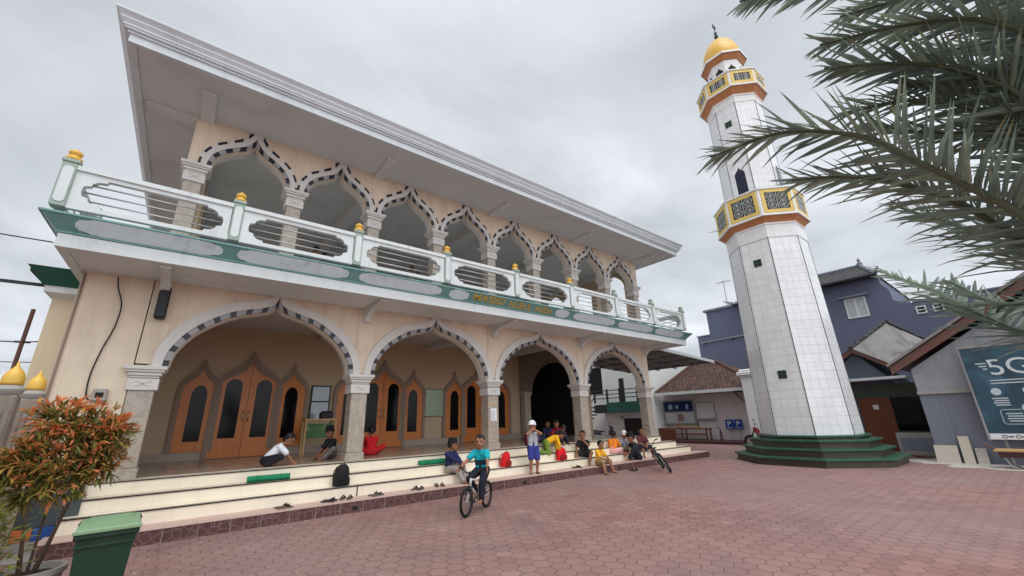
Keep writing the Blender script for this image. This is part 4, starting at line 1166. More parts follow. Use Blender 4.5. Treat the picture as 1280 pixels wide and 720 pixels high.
for cx_, cz_ in ((-.03, .72), (.08, .66), (.15, .76)):
    for j in range(5):
        a = 2 * pi * j / 5
        m.prism([(cx_ + .022 * math.cos(a) + .02 * math.cos(b), cz_ + .022 * math.sin(a) + .02 * math.sin(b)) for b in [2 * pi * q / 8 for q in range(8)]], -.036 - .0004 * j, -.0305, lambda u, v, t: (u, t, v))
m.build('flowers', mat('flower_pink', (226, 100, 110), .6, .1), o)
for a, b, c in ((-.2, .0, (206, 112, 62)), (.0, .42, (44, 84, 158))):
    m = M(); m.bbox((a + .002, -.05, .14), (b - .002, .05, .3), .006); m.build('painted_kerb', mat('kerb_%d' % c[0], c, .6, .12, 4), o)
m = M(); m.box((-.22, -.045, 0), (.44, .045, .14)); m.build('base', m_concrete, o)

bn = thing('wheelie_bin', 'dark green wheelie bin with a lighter green lid in front of the steps', 'bin', (-.40, -4.32, 0), R(3))
m = M()
lo_ = [(-.15, -.14), (.15, -.14), (.15, .13), (-.15, .13)]; hi_ = [(-.185, -.18), (.185, -.18), (.185, .15), (-.185, .15)]
m.hull([(x, y, .05) for x, y in lo_] + [(x, y, .78) for x, y in hi_])
m.bbox((-.205, -.205, .735), (.205, .17, .785), .01); m.bbox((-.19, -.192, .67), (.19, .15, .69), .004)
bd = m.build('body', mat('bin_green', (22, 52, 36), .5, .12, 5, dirt=(60, 80, 62), dirt_amt=.4), bn)
m = M(); m.hull([(-.21, -.215, .788), (.21, -.215, .788), (.21, .18, .788), (-.21, .18, .788), (-.2, -.2, .815), (.2, -.2, .815), (.185, .16, .85), (-.185, .16, .85)]); m.bbox((-.215, -.225, .78), (.215, -.202, .812), .006); m.hull([(x, y, z) for x, z in ((-.16, .835), (-.14, .862), (.14, .862), (.16, .835)) for y in (.02, .12)])
m.build('lid', mat('bin_lid_green', (130, 158, 122), .55, .12, 5, dirt=(120, 150, 116), dirt_amt=.5), bn)
m = M(); m.tube([(-.2, .19, .8), (-.2, .25, .81), (.2, .25, .81), (.2, .19, .8)], .015, 8); m.build('handle', m_dkgreen, bn)
for x in (-.19, .19):
    m = M(); m.lathe([(.06, -.02), (.085, -.025), (.085, .025), (.06, .02)], 18); w = m.build('wheel', m_rubber, bn, False, (x, .13, .09)); w.rotation_euler = (0, R(90), 0)

def leafmat(name, c1, c2, sc=6):
    k = NT(name); co = k.co()
    col = k.mix(k.ramp(k.noise(co, sc, 3), (.35, 0.), (.65, 1.)), lin(*c1), lin(*c2))
    m = k.done(col, .5, 0, .35)
    tr = k.n('ShaderNodeBsdfTranslucent'); k.put(tr.inputs[0], col); ms = k.n('ShaderNodeMixShader'); ms.inputs[0].default_value = .35
    k.t.links.new(k.b.outputs[0], ms.inputs[1]); k.t.links.new(tr.outputs[0], ms.inputs[2]); k.t.links.new(ms.outputs[0], k.t.nodes['Material Output'].inputs[0])
    return m
def leaf(m, p, d, l, w, mi=0, up_=Vector((0, 0, 1))):
    d = d.normalized(); s = d.cross(up_)
    if s.length < .01: s = Vector((1, 0, 0))
    s.normalize(); nn = s.cross(d)
    q = [p, p + d * l * .35 + s * w + nn * w * .5, p + d * l * .72 + s * w * .75 + nn * w * .35 - Vector((0, 0, l * .04)), p + d * l - Vector((0, 0, l * .12)), p + d * l * .72 - s * w * .75 + nn * w * .35 - Vector((0, 0, l * .04)), p + d * l * .35 - s * w + nn * w * .5, p + d * l * .4, p + d * l * .72 - Vector((0, 0, l * .04))]
    m.add(q, [(0, 1, 6), (0, 6, 5), (1, 2, 7, 6), (6, 7, 4, 5), (2, 3, 7), (7, 3, 4)], mi)
# red-leaved shrub in a pot
rng = random.Random(11)
sh = thing('potted_shrub', 'bushy shrub with orange-red leaf tips in a pale pot left of the steps', 'shrub', (-.87, -4.08, 0))
m = M(); m.lathe([(.14, 0), (.16, .02), (.2, .3), (.225, .44), (.245, .46), (.245, .5), (.21, .5), (.2, .45), (0, .44)], 24); m.build('pot', m_concrete, sh, True, angle=40)
m = M(); m.lathe([(.2, .452), (.1, .46), (0, .465)], 16); m.build('soil', mat('soil', (66, 44, 40), .95, .3, 20, bump=.5), sh)
m = M(); stems = []
for i in range(5):
    a = 2 * pi * i / 5 + .4
    b = Vector((.05 * math.cos(a), .05 * math.sin(a), .45)); t = Vector((.02 + .18 * math.cos(a), .14 * math.sin(a), 1.25 + rng.uniform(-.15, .2)))
    mid = b.lerp(t, .5) + Vector((rng.uniform(-.05, .05), rng.uniform(-.05, .05), .05))
    m.tube([b, mid, t], [.013, .009, .005], 6); stems.append((mid, t))
m.build('stems', mat('bark', (84, 66, 52), .9, .3, 20), sh)
green_m, red_m, or_m = leafmat('leaf_green', (98, 106, 52), (142, 138, 72)), leafmat('leaf_red', (218, 122, 78), (234, 156, 106)), leafmat('leaf_orange', (222, 172, 98), (182, 158, 84))
m = M()
lobes = [(Vector((.13, 0, 1.6)), .2, .2), (Vector((.29, .03, 1.45)), .13, .2), (Vector((-.03, 0, 1.42)), .22, .2), (Vector((-.22, .02, 1.36)), .16, .13), (Vector((.07, -.05, 1.2)), .2, .17), (Vector((-.06, 0, 1.7)), .2, .13),
         (Vector((-.34, 0, 1.3)), .13, .1), (Vector((-.14, .04, 1.13)), .15, .12), (Vector((.2, .04, 1.32)), .18, .18), (Vector((.33, 0, 1.6)), .12, .12)]
for c, rx, rz in lobes:
    for i in range(int(112 * rx / .22)):
        v = Vector((rng.gauss(0, 1), rng.gauss(0, 1), rng.gauss(0, 1))).normalized()
        rr = rng.uniform(.35, 1.2)
        p = c + Vector((v.x * rx * rr, v.y * rx * rr, v.z * rz * rr))
        ax = (v + Vector((rng.uniform(-.6, .6), rng.uniform(-.6, .6), rng.uniform(-.1, .8)))).normalized()
        tip = rr > .8
        h_ = (p.z - 1.0) / .9
        for j in range(rng.randint(5, 8)):
            dd = (ax + Vector((rng.uniform(-.9, .9), rng.uniform(-.9, .9), rng.uniform(-.5, .6)))).normalized()
            u = rng.random()
            k_ = (1 if u < .12 + .62 * h_ else 2 if u < .4 + .5 * h_ else 0) if tip and v.z > -.6 else (0 if u < .75 else 2 if u < .92 else 1)
            leaf(m, p + ax * rng.uniform(-.03, .04), dd, rng.uniform(.05, .13), rng.uniform(.008, .016), k_)
m.build('foliage', [green_m, red_m, or_m], sh)
# pale green plant below it
pl = thing('leafy_plant', 'low yellow-green leafy plant in the bottom left corner', 'plant', (-1.08, -4.55, 0))
m = M()
for i in range(7):
    a = rng.uniform(0, 2 * pi); m.tube([(0, 0, .3), (.06 * math.cos(a), .06 * math.sin(a), .55), (.14 * math.cos(a), .14 * math.sin(a), .8 + .2 * rng.random())], [.01, .008, .004], 5)
m.build('stems', mat('green_stem', (90, 96, 56), .8, .2), pl)
m = M()
for i in range(260):
    v = Vector((rng.gauss(0, .1), rng.gauss(0, .1), rng.uniform(.5, 1.02)))
    dd = Vector((v.x * 4 + rng.uniform(-.5, .5), v.y * 4 + rng.uniform(-.5, .5), rng.uniform(-.3, .8)))
    leaf(m, v, dd, rng.uniform(.07, .13), rng.uniform(.012, .02), rng.choice((0, 0, 1)))
m.build('foliage', [leafmat('leaf_lime', (130, 136, 60), (90, 104, 46)), leafmat('leaf_dry', (170, 150, 96), (130, 116, 70))], pl)
m = M(); m.lathe([(.12, 0), (.17, .28), (.185, .3), (.16, .3), (0, .28)], 20); m.build('pot', m_concrete, pl, True, angle=40)

o = thing('utility_pole', 'rusty thin pole standing behind the fence at the far left', 'pole', (-3.13, 3.95, 0))
m = M(); m.tube([(0, 0, 0), (0, 0, 4.25)], .038, 8); m.build('shaft', mat('rust', (96, 66, 58), .8, .2, 6), o)
m = M(); m.tube([(-.12, 0, 3.5), (.12, 0, 3.5)], .025, 6); m.build('crossarm', m_darkmet, o)
def wire(pts, lb, r=.012, sag=.15):
    a, b = Vector(pts[0]), Vector(pts[-1]); q = []
    for i in range(13):
        t = i / 12; p = a.lerp(b, t); p.z -= sag * 4 * t * (1 - t); q.append(p)
    m = M(); m.tube(q, r, 5); return tag(m.build('overhead_wire', m_wire, None, True), lb, 'wire', 'overhead wires at the left')
wire([(-7.5, 2.8, 5.9), (-1.99, -1.29, 4.25)], 'overhead wire running from the left edge to the balcony corner', .01, .1)
wire([(-10, 9, 4.6), (-3.13, 3.95, 3.5)], 'upper overhead wire tied to the rusty pole from the left', .014)
wire([(-3.13, 3.95, 3.5), (-2.3, 3.0, 3.5)], 'short overhead wire from the rusty pole to the mosque wing', .014, .02)
wire([(-9, 9, 3.9), (-2.31, 4.0, 3.1)], 'lower overhead wire passing beneath the rusty pole to the wing', .01)

# ------------------------------------------------------------------ people
def skinmat(name, c): return mat(name, c, .55, .08, 8)
m_skin = skinmat('skin_brown', (144, 98, 74)); m_skin2 = skinmat('skin_tan', (158, 110, 84))
m_hair = mat('black_hair', (20, 17, 16), .5, .25, 40)
m_eye = mat('dark_eye', (18, 14, 12), .25, .05); m_lip = mat('lips', (132, 76, 66), .5, .05)
_sph = [Vector((math.cos(t) * math.sqrt(1 - z * z), math.sin(t) * math.sqrt(1 - z * z), z)) for z, t in [(1 - 2 * (i + .5) / 60, i * 2.39996) for i in range(60)]]
def cone(m, a, ra, b, rb): m.hull([Vector(a) + v * ra for v in _sph] + [Vector(b) + v * rb for v in _sph])
def remesh(m, name, mats, voxel, parent, it=4):
    tmp = M(); tmp.v, tmp.f, tmp.mi = m.v, m.f, m.mi
    o = tmp.build(name, mats)
    md = o.modifiers.new('r', 'REMESH'); md.mode = 'VOXEL'; md.voxel_size = voxel
    sm = o.modifiers.new('s', 'SMOOTH'); sm.factor = .5; sm.iterations = it
    bpy.context.view_layer.update()
    me = bpy.data.meshes.new_from_object(o.evaluated_get(bpy.context.evaluated_depsgraph_get()))
    old = o.data; o.modifiers.clear(); o.data = me; bpy.data.meshes.remove(old)
    amp = {'shirt': .0075, 'trousers': .0075, 'shorts': .0075, 'hair': .006}.get(name, 0)
    if amp:
        nl = [v.normal.copy() for v in me.vertices]; cl_ = [v.co.copy() for v in me.vertices]; new = []
        for c, nv in zip(cl_, nl):
            if name == 'hair': d = noise.noise(c * 55) * .6 + noise.noise(c * 110) * .4
            else:
                w = noise.noise(c * 5) * 1.6
                d = noise.noise(Vector((c.x * 11 + w, c.y * 11 + w, c.z * 26 + c.x * 9))) + .5 * noise.noise(c * 40)
            new += (c + nv * amp * d)[:]
        me.vertices.foreach_set('co', new); me.update()
    me.polygons.foreach_set('use_smooth', [True] * len(me.polygons))
    me.name = name; o.parent = parent
    return o
def ik(a, b, l1, l2, hint):
    a, b = Vector(a), Vector(b); d = b - a; L_ = min(d.length, (l1 + l2) * .999)
    L_ = max(L_, abs(l1 - l2) + .01)
    u = d.normalized(); b = a + u * L_
    x = (l1 * l1 - l2 * l2 + L_ * L_) / (2 * L_); h_ = math.sqrt(max(l1 * l1 - x * x, 0))
    hint = Vector(hint); p = hint - u * hint.dot(u)
    if p.length < 1e-4: p = Vector((0, 0, 1)) - u * u.z
    return a + u * x + p.normalized() * h_, b
cloth_cache = {}
def cloth(c):
    if c not in cloth_cache: cloth_cache[c] = mat('cloth_%d_%d_%d' % c, c, .85, .16, 7, 60, bump=.25)
    return cloth_cache[c]
def person(label, loc, ang, H, pel, tor, feet, knees, hands, elbows, look, shirt, sleeve, pants, plen, hat=None, skin=None, shoes=None, roll=None, group=None, stripe=None):
    """local axes: x forward, y left, z up; loc = what the figure rests on"""
    skin = skin or m_skin
    P = thing('person', label, 'person', loc, R(ang), group)
    pel = Vector(pel); T = Vector(tor).normalized()
    f = Vector((1, 0, 0)); f = (f - T * f.dot(T)); f = f.normalized() if f.length > .1 else Vector((0, 0, -1))
    s = T.cross(f)
    if roll: 
        q = Matrix.Rotation(R(roll), 3, T); f, s = q @ f, q @ s
    h = H
    neck = pel + T * .295 * h; chest = pel + T * .22 * h; waist = pel + T * .11 * h
    shL, shR = (neck - T * .035 * h + s * sg * .098 * h for sg in (1, -1))
    hipL, hipR = (pel + s * sg * .052 * h for sg in (1, -1))
    lk = Vector(look).normalized()
    hu = (T * .75 + Vector((0, 0, .35))); hu = (hu - lk * hu.dot(lk)).normalized()
    hs_ = hu.cross(lk)
    hc = neck + T * .035 * h + hu * .085 * h + lk * .02 * h
    hr = .083 * h
    B = M()
    # trunk
    cone(B, hipL, .058 * h, hipR, .058 * h); cone(B, pel, .066 * h, waist, .06 * h)
    for sg in (1, -1): cone(B, pel + s * sg * .03 * h, .052 * h, chest + s * sg * .05 * h, .056 * h); cone(B, chest + s * sg * .05 * h, .056 * h, neck - T * .03 * h + s * sg * .075 * h, .036 * h)
    cone(B, neck - T * .02 * h, .036 * h, hc - hu * .05 * h, .031 * h)
    # head: cranium, face, jaw, nose, ears
    B.hull([hc + hu * (v.z * hr * 1.0 + .018 * h) + lk * (v.x * hr * 1.0 - .008 * h) + hs_ * v.y * hr * .86 for v in _sph])
    B.hull([hc - hu * .03 * h + hu * v.z * hr * .72 + lk * (v.x * hr * .72 + .018 * h) + hs_ * v.y * hr * .68 for v in _sph])
    cone(B, hc - hu * .068 * h + lk * .045 * h, .02 * h, hc - hu * .05 * h + lk * .035 * h, .032 * h)
    cone(B, hc + lk * .072 * h + hu * .002 * h, .006 * h, hc + lk * .085 * h - hu * .022 * h, .0115 * h)
    for sg in (1, -1): cone(B, hc + hs_ * sg * .068 * h + hu * .01 * h, .013 * h, hc + hs_ * sg * .064 * h - hu * .022 * h, .009 * h)
    C_ = M(); Q = M()            # shirt, trousers
    so_ = .012 * h
    for sg in (1, -1):
        cone(C_, pel + T * .01 * h + s * sg * .036 * h, .068 * h, chest + s * sg * .048 * h, .067 * h); cone(C_, chest + s * sg * .05 * h, .067 * h, neck - T * .03 * h + s * sg * .078 * h, .044 * h)
    cone(C_, neck - T * .03 * h, .05 * h, neck - T * .012 * h, .046 * h)
    cone(Q, hipL, .07 * h, hipR, .07 * h); cone(Q, pel, .074 * h, waist - T * .02 * h, .066 * h)
    for i, (sh_, hd, eh, sg) in enumerate(((shL, hands[0], elbows[0], 1), (shR, hands[1], elbows[1], -1))):
        e, w = ik(sh_, hd, .172 * h, .148 * h, eh)
        cone(B, sh_, .036 * h, e, .026 * h); cone(B, e, .026 * h, w, .018 * h)
        fd = (w - e).normalized(); pn = (T.cross(fd)); pn = pn.normalized() if pn.length > .1 else s
        # palm, four fingers and a thumb
        pw = fd.cross(pn).normalized()
        if pw.dot(Vector((1, 0, .4))) < 0: pw = -pw
        pe = w + fd * .05 * h
        B.hull([w + pw * a * .02 * h + pn * b * .009 * h for a in (-1, 1) for b in (-1, 1)] + [pe + pw * a * .03 * h + pn * b * .009 * h for a in (-1, 1) for b in (-1, 1)])
        curl = -Vector((0, 0, 1)) if abs(fd.z) < .8 else Vector((1, 0, 0))
        for j, (o_, l_) in enumerate(((-.026, .034), (-.009, .041), (.009, .044), (.026, .038))):
            a0 = pe + pw * o_ * h; a1 = a0 + (fd + curl * .35).normalized() * l_ * .55 * h; a2 = a1 + (fd * .6 + curl * .8).normalized() * l_ * .5 * h
            cone(B, a0, .0075 * h, a1, .0068 * h); cone(B, a1, .0068 * h, a2, .0058 * h)
        t0 = w + fd * .012 * h + pw * .02 * h; t1 = t0 + (pw * .8 + fd * .6).normalized() * .026 * h; t2 = t1 + (fd + pw * .25 + curl * .2).normalized() * .022 * h
        cone(B, t0, .01 * h, t1, .008 * h); cone(B, t1, .008 * h, t2, .0065 * h)
        if sleeve == 'long': cone(C_, sh_, .05 * h, e, .038 * h); cone(C_, e, .038 * h, w - fd * .012 * h, .03 * h)
        elif sleeve == 'short': cone(C_, sh_, .05 * h, sh_.lerp(e, .72), .046 * h)
        else: cone(C_, sh_ - s * sg * .02 * h, .036 * h, sh_, .032 * h)
    feet_m = []
    for hp, ft, kn, sg in ((hipL, feet[0], knees[0], 1), (hipR, feet[1], knees[1], -1)):
        k_, a_ = ik(hp, ft, .245 * h, .235 * h, kn)
        cone(B, hp, .062 * h, k_, .038 * h); cone(B, k_, .038 * h, k_.lerp(a_, .35), .037 * h); cone(B, k_.lerp(a_, .35), .037 * h, a_, .022 * h)
        sd_ = (a_ - k_).normalized()
        fdir = Vector((1, 0, 0)) if abs(sd_.z) > .6 else (Vector((sd_.x, sd_.y, 0)).normalized() * .5 + Vector((.4, 0, -.1)))
        if abs(sd_.z) <= .6 and sd_.z > -.25: fdir = (sd_ + Vector((0, 0, -.12)))
        fdir = (fdir + Vector((0, .18 * sg, 0))).normalized()
        toe = a_ + fdir * .095 * h - Vector((0, 0, .022 * h)); heel = a_ - fdir * .025 * h - Vector((0, 0, .018 * h))
        cone(B, a_, .022 * h, heel, .02 * h); cone(B, heel, .02 * h, toe, .015 * h); cone(B, a_, .022 * h, toe, .014 * h)
        feet_m.append((heel, toe, fdir))
        if plen == 'long': cone(Q, hp, .074 * h, k_, .055 * h); cone(Q, k_, .055 * h, a_ - sd_ * .02 * h, .044 * h)
        elif plen == 'short': cone(Q, hp, .074 * h, hp.lerp(k_, .85), .063 * h)
        else: cone(Q, hp, .072 * h, k_, .058 * h)
    body = remesh(B, 'body', [skin, m_hair, m_lip, m_eye], .0058, P, 3)
    me = body.data
    for pg in me.polygons:
        c = pg.center - hc; x, y, z = c.dot(lk), c.dot(hs_), c.dot(hu)
        if x > .03 * h:
            if abs(abs(y) - .03 * h) < .0125 * h and abs(z - .004 * h) < .0065 * h: pg.material_index = 3
            elif abs(abs(y) - .031 * h) < .017 * h and abs(z - .023 * h) < .0045 * h: pg.material_index = 1
            elif abs(y) < .021 * h and abs(z + .046 * h) < .0055 * h: pg.material_index = 2
    remesh(C_, 'shirt', cloth(shirt), .0085, P, 3)
    if stripe:
        sh_ob = [o for o in kids(P) if o.name.startswith('shirt')][0]; sh_ob.data.materials.append(cloth(stripe))
        for pg in sh_ob.data.polygons:
            z = (pg.center - pel).dot(T) / h
            if .09 < z < .16 and (pg.center - pel).dot(f) > 0: pg.material_index = 1
    remesh(Q, 'trousers' if plen == 'long' else 'shorts', cloth(pants), .0085, P, 3)
    # hair and headgear
    Hm = M()
    Hm.hull([hc + hu * (v.z * hr * .98 + .03 * h) + lk * (v.x * hr * 1.0 - .022 * h) + hs_ * v.y * hr * .93 for v in _sph])
    cone(Hm, hc - lk * .045 * h - hu * .01 * h, .05 * h, hc - lk * .05 * h - hu * .03 * h, .036 * h)
    cone(Hm, hc + hu * .078 * h + lk * .03 * h, .024 * h, hc + hu * .065 * h + lk * .055 * h + hs_ * .02 * h, .018 * h)
    remesh(Hm, 'hair', m_hair, .007, P, 1)
    if hat == 'songkok':
        m = M(); rot = Matrix((lk, hs_, hu)).transposed()
        for z0, z1, e in ((.045, .125, 0),):
            lo2 = [(1.06 * hr * math.cos(a), .93 * hr * math.sin(a), z0 * h) for a in [2 * pi * i / 24 for i in range(24)]]
            hi2 = [(.97 * hr * math.cos(a), .80 * hr * math.sin(a), z1 * h) for a in [2 * pi * i / 24 for i in range(24)]]
            m.hull([hc - lk * .012 * h + rot @ Vector(p) for p in lo2 + hi2])
        m.build('cap', cloth((22, 20, 24)), P, True, angle=50)
    elif hat:
        m = M(); rot = Matrix((lk, hs_, hu)).transposed()
        m.hull([hc + hu * (max(v.z, -.1) * hr * 1.1 + .036 * h) + lk * (v.x * hr * 1.1 - .012 * h) + hs_ * v.y * hr * .99 for v in _sph])
        m.hull([hc + hu * (.04 + d) * h + lk * (.06 + .07 * math.cos(a)) * h + hs_ * .055 * h * math.sin(a) for d in (0, .006) for a in [-pi / 2 + pi * i / 10 for i in range(11)]])
        m.build('cap', cloth(hat), P, True, angle=50)
    if shoes:
        for heel, toe, fd in feet_m:
            m = M(); sd_ = Vector((-fd.y, fd.x, 0)).normalized(); bz = min(heel.z, toe.z) - .02 * h
            pts = [Vector((p.x, p.y, 0)) + sd_ * a * .03 * h + fd * b + Vector((0, 0, z)) for p, b in ((heel, -.02 * h), (toe, .012 * h)) for a in (-1, 1) for z in (bz, bz + .013 * h)]
            m.hull(pts); mid = heel.lerp(toe, .6)
            m.tube([mid + sd_ * .03 * h - Vector((0, 0, .015 * h)), mid + Vector((0, 0, .024 * h)), mid - sd_ * .03 * h - Vector((0, 0, .015 * h))], .006, 5)
            m.build('sandal', m_rubber, P)
    return P

# pose presets -------------------------------------------------------------
def sit(seat, drop, fx=.30, spread=.1, lean=-.05, hands=((.27, .06, .12), (.27, -.06, .12)), look=(1, 0, -.1), kn=(0, 0, 1)):
    """sits at height 0 of its own origin; feet at -drop"""
    return dict(pel=(0, 0, .085), tor=(-lean * 1.0, 0, 1), feet=((fx, spread, -drop + .05), (fx + .03, -spread, -drop + .05)), knees=((.6, .12, 1), (.6, -.12, 1)), hands=hands, elbows=((-.5, .7, -.4), (-.5, -.7, -.4)), look=look)

# 1 white shirt boy crouching on the veranda, facing right along the edge
person('boy in white shirt and black trousers crouching on the veranda by the first doors', (1.42, .38, .8), -6, 1.3, (0, 0, .12), (.72, 0, .75), ((.10, .14, .045), (.0, -.14, .045)), ((1, .6, .7), (1, -.5, .5)), ((.52, .1, .05), (.5, -.12, .05)), ((.3, .6, .2), (.3, -.6, .2)), (.75, -.1, -.65), (226, 228, 232), 'short', (28, 28, 34), 'long')
# 2 black shirt with songkok, seated facing left
person('boy in black shirt and black cap sitting on the veranda beside the second column', (2.86, 1.0, .8), 200, 1.22, (0, 0, .09), (.12, 0, 1), ((.32, .16, .05), (.22, -.16, .05)), ((.4, .7, .5), (.4, -.7, .5)), ((.3, .08, .12), (.28, -.1, .12)), ((-.4, .7, -.4), (-.4, -.7, -.4)), (.9, .2, -.25), (34, 34, 38), 'short', (112, 106, 104), 'long', 'songkok')
# 3 red shirt from behind
person('child in red shirt sitting with back turned, right of the second column', (3.85, 1.15, .8), 80, 1.2, (0, 0, .09), (.05, 0, 1), ((.28, .2, .05), (.28, -.2, .05)), ((.2, .9, .4), (.2, -.9, .4)), ((.28, .1, .12), (.28, -.1, .12)), ((-.3, .8, -.4), (-.3, -.8, -.4)), (.9, .1, -.4), (196, 22, 30), 'short', (180, 30, 34), 'long')
# 4 navy shirt with songkok on the steps
person('boy in navy shirt and black cap sitting on the steps with hands on his knee', (5.22, -.47, .4), -72, 1.3, (0, 0, .085), (.05, 0, 1), ((.42, .1, -.155), (.47, -.06, -.155)), ((.7, .1, 1), (.7, -.3, 1)), ((.36, .03, .2), (.38, -.03, .22)), ((-.4, .7, -.3), (-.4, -.7, -.3)), (.75, .6, -.12), (34, 38, 78), 'long', (150, 142, 134), 'long', 'songkok', shoes=True)
# 6 standing with cap
person('boy in white cap, grey vest and blue shorts standing with hands at his face', (7.52, -.86, .2), -118, 1.3, (0, 0, .64), (-.03, 0, 1), ((.0, .09, .05), (.03, -.09, .05)), ((1, .1, 0), (1, -.1, 0)), ((.15, .04, 1.09), (.15, -.04, 1.09)), ((.3, .9, -.6), (.3, -.9, -.6)), (1, .05, -.05), (172, 172, 176), 'none', (48, 58, 132), 'short', (232, 232, 234), skin=m_skin2, shoes=True)
o = thing('school_bag', 'maroon school bag worn on the back of the standing boy', 'bag', (7.57, -.70, .2 + .78), R(-118))
m = M(); m.bbox((-.24, -.13, -.12), (-.09, .13, .24), .045); m.build('body', cloth((92, 24, 38)), o)
m = M(); m.bbox((-.28, -.1, -.08), (-.235, .1, .08), .018); m.build('pocket', cloth((72, 20, 30)), o)
m = M()
for y in (-.085, .085): m.tube([(-.1, y, .2), (-.02, y, .27), (.09, y, .2), (.1, y, .05), (-.02, y * 1.2, -.06), (-.1, y, -.08)], .014, 6)
m.build('strap', cloth((60, 16, 26)), o)
# 7 yellow shirt bent over
person('child in yellow shirt and green trousers bent over on the top step', (8.55, -.26, .6), -30, 1.25, (0, 0, .30), (.75, 0, .32), ((-.25, .1, .05), (-.25, -.1, .05)), ((1, .1, -.8), (1, -.1, -.8)), ((.34, .16, .05), (.36, -.1, .05)), ((.2, .6, .2), (.2, -.6, .2)), (.45, 0, -.9), (236, 178, 30), 'long', (112, 138, 56), 'long')
# 8 navy crouching next to him
person('child in dark navy shirt with white collar crouching behind the upright red bag', (9.28, -.02, .8), -100, 1.15, (0, 0, .1), (.5, 0, .8), ((.25, .14, .05), (.25, -.14, .05)), ((1, .4, .8), (1, -.4, .8)), ((.4, .1, .05), (.4, -.12, .05)), ((.2, .7, .2), (.2, -.7, .2)), (.5, 0, -.85), (32, 36, 60), 'long', (36, 38, 52), 'long')
# 9 maroon
person('boy in maroon shirt sitting on the veranda floor in front of the dark arch', (10.05, .75, .8), 205, 1.25, (0, 0, .09), (.3, 0, 1), ((.34, .16, .05), (.24, -.16, .05)), ((.4, .7, .5), (.4, -.7, .5)), ((.36, .08, .1), (.34, -.1, .1)), ((-.3, .7, -.4), (-.3, -.7, -.4)), (.9, .2, -.4), (142, 28, 44), 'short', (70, 40, 50), 'long')
person('child in purple-blue shirt lying on the veranda floor left of the boy in maroon', (9.6, 1.25, .8), 188, 1.2, (0, 0, .1), (1, 0, .12), ((-.5, .08, .06), (-.48, -.1, .06)), ((0, .3, .6), (0, -.3, .6)), ((.5, .2, .05), (.55, -.16, .05)), ((.2, .7, .1), (.2, -.7, .1)), (.4, .1, -.9), (74, 70, 112), 'long', (44, 44, 66), 'long')
person('boy in dark blue shirt sitting behind the boy in maroon', (10.25, 1.5, .8), 230, 1.2, (0, 0, .09), (.25, 0, 1), ((.34, .16, .05), (.24, -.16, .05)), ((.4, .7, .5), (.4, -.7, .5)), ((.34, .08, .1), (.32, -.1, .1)), ((-.3, .7, -.4), (-.3, -.7, -.4)), (.9, .2, -.3), (44, 44, 84), 'short', (40, 40, 50), 'long')
# 10 black shirt hand at mouth
person('boy in black shirt and dark shorts sitting on the steps, hand at his mouth', (9.98, -.42, .4), 208, 1.35, (0, 0, .085), (.05, 0, 1), ((.34, .22, -.155), (.42, -.16, -.155)), ((.6, .8, .9), (.9, -.3, .9)), ((.2, .05, .48), (.36, -.14, .2)), ((.5, .5, -.5), (-.3, -.8, -.3)), (.9, .1, -.1), (34, 32, 36), 'short', (40, 40, 44), 'short', shoes=True)
# 11 yellow shirt on the curb
person('boy in yellow shirt and khaki shorts sitting on the curb with feet on the paving', (9.93, -1.02, .2), -85, 1.22, (0, 0, .085), (.16, 0, 1), ((.36, .2, -.155), (.36, -.22, -.155)), ((.8, .3, 1), (.8, -.3, 1)), ((.3, .04, .2), (.3, -.04, .2)), ((-.3, .8, -.3), (-.3, -.8, -.3)), (1, -.05, -.35), (226, 168, 44), 'short', (150, 130, 92), 'knee', skin=m_skin2, shoes=True, stripe=(240, 214, 120))
# 12 orange shirt
person('boy in orange shirt and pink sarong leaning forward on the steps', (11.3, -.45, .4), 18, 1.3, (0, 0, .085), (.45, 0, .9), ((.36, .16, -.1), (.40, -.14, -.155)), ((.6, .5, .9), (.6, -.5, .9)), ((.42, .1, .1), (.44, -.12, .1)), ((.0, .8, -.2), (.0, -.8, -.2)), (.9, -.2, -.3), (232, 128, 34), 'short', (222, 170, 172), 'long')
# 13 grey shirt, pale cap
person('child in grey shirt and pale pink cap on the steps', (12.05, -.42, .4), -150, 1.2, (0, 0, .085), (.2, 0, 1), ((.34, .14, -.155), (.34, -.14, -.155)), ((.6, .4, 1), (.6, -.4, 1)), ((.34, .08, .15), (.34, -.08, .15)), ((-.3, .7, -.3), (-.3, -.7, -.3)), (.9, .2, -.3), (164, 172, 182), 'short', (150, 160, 120), 'knee', (226, 206, 208))
# 14 black shirt with cap, back to camera
person('boy in black shirt and black cap sitting on the curb ledge with his back turned', (12.0, -.92, .2), 150, 1.5, (0, 0, .085), (.28, 0, 1), ((.4, .2, .05), (.42, -.14, .05)), ((.5, .5, .9), (.5, -.5, .9)), ((.42, .14, .2), (.42, -.1, .2)), ((-.2, .8, -.2), (-.2, -.8, -.2)), (.95, .1, -.3), (38, 40, 44), 'short', (34, 36, 42), 'long', 'songkok')
# 15 dark red plaid
person('boy in dark red checked shirt sitting barefoot on the steps behind the leaning bicycle', (12.95, -.45, .4), -120, 1.32, (0, 0, .085), (.05, 0, 1), ((.44, .14, -.155), (.4, -.14, -.155)), ((.7, .3, 1), (.7, -.3, 1)), ((.3, .05, .17), (.3, -.05, .17)), ((-.3, .8, -.3), (-.3, -.8, -.3)), (.95, .1, -.2), (98, 48, 54), 'short', (36, 36, 44), 'knee', stripe=(60, 36, 44))

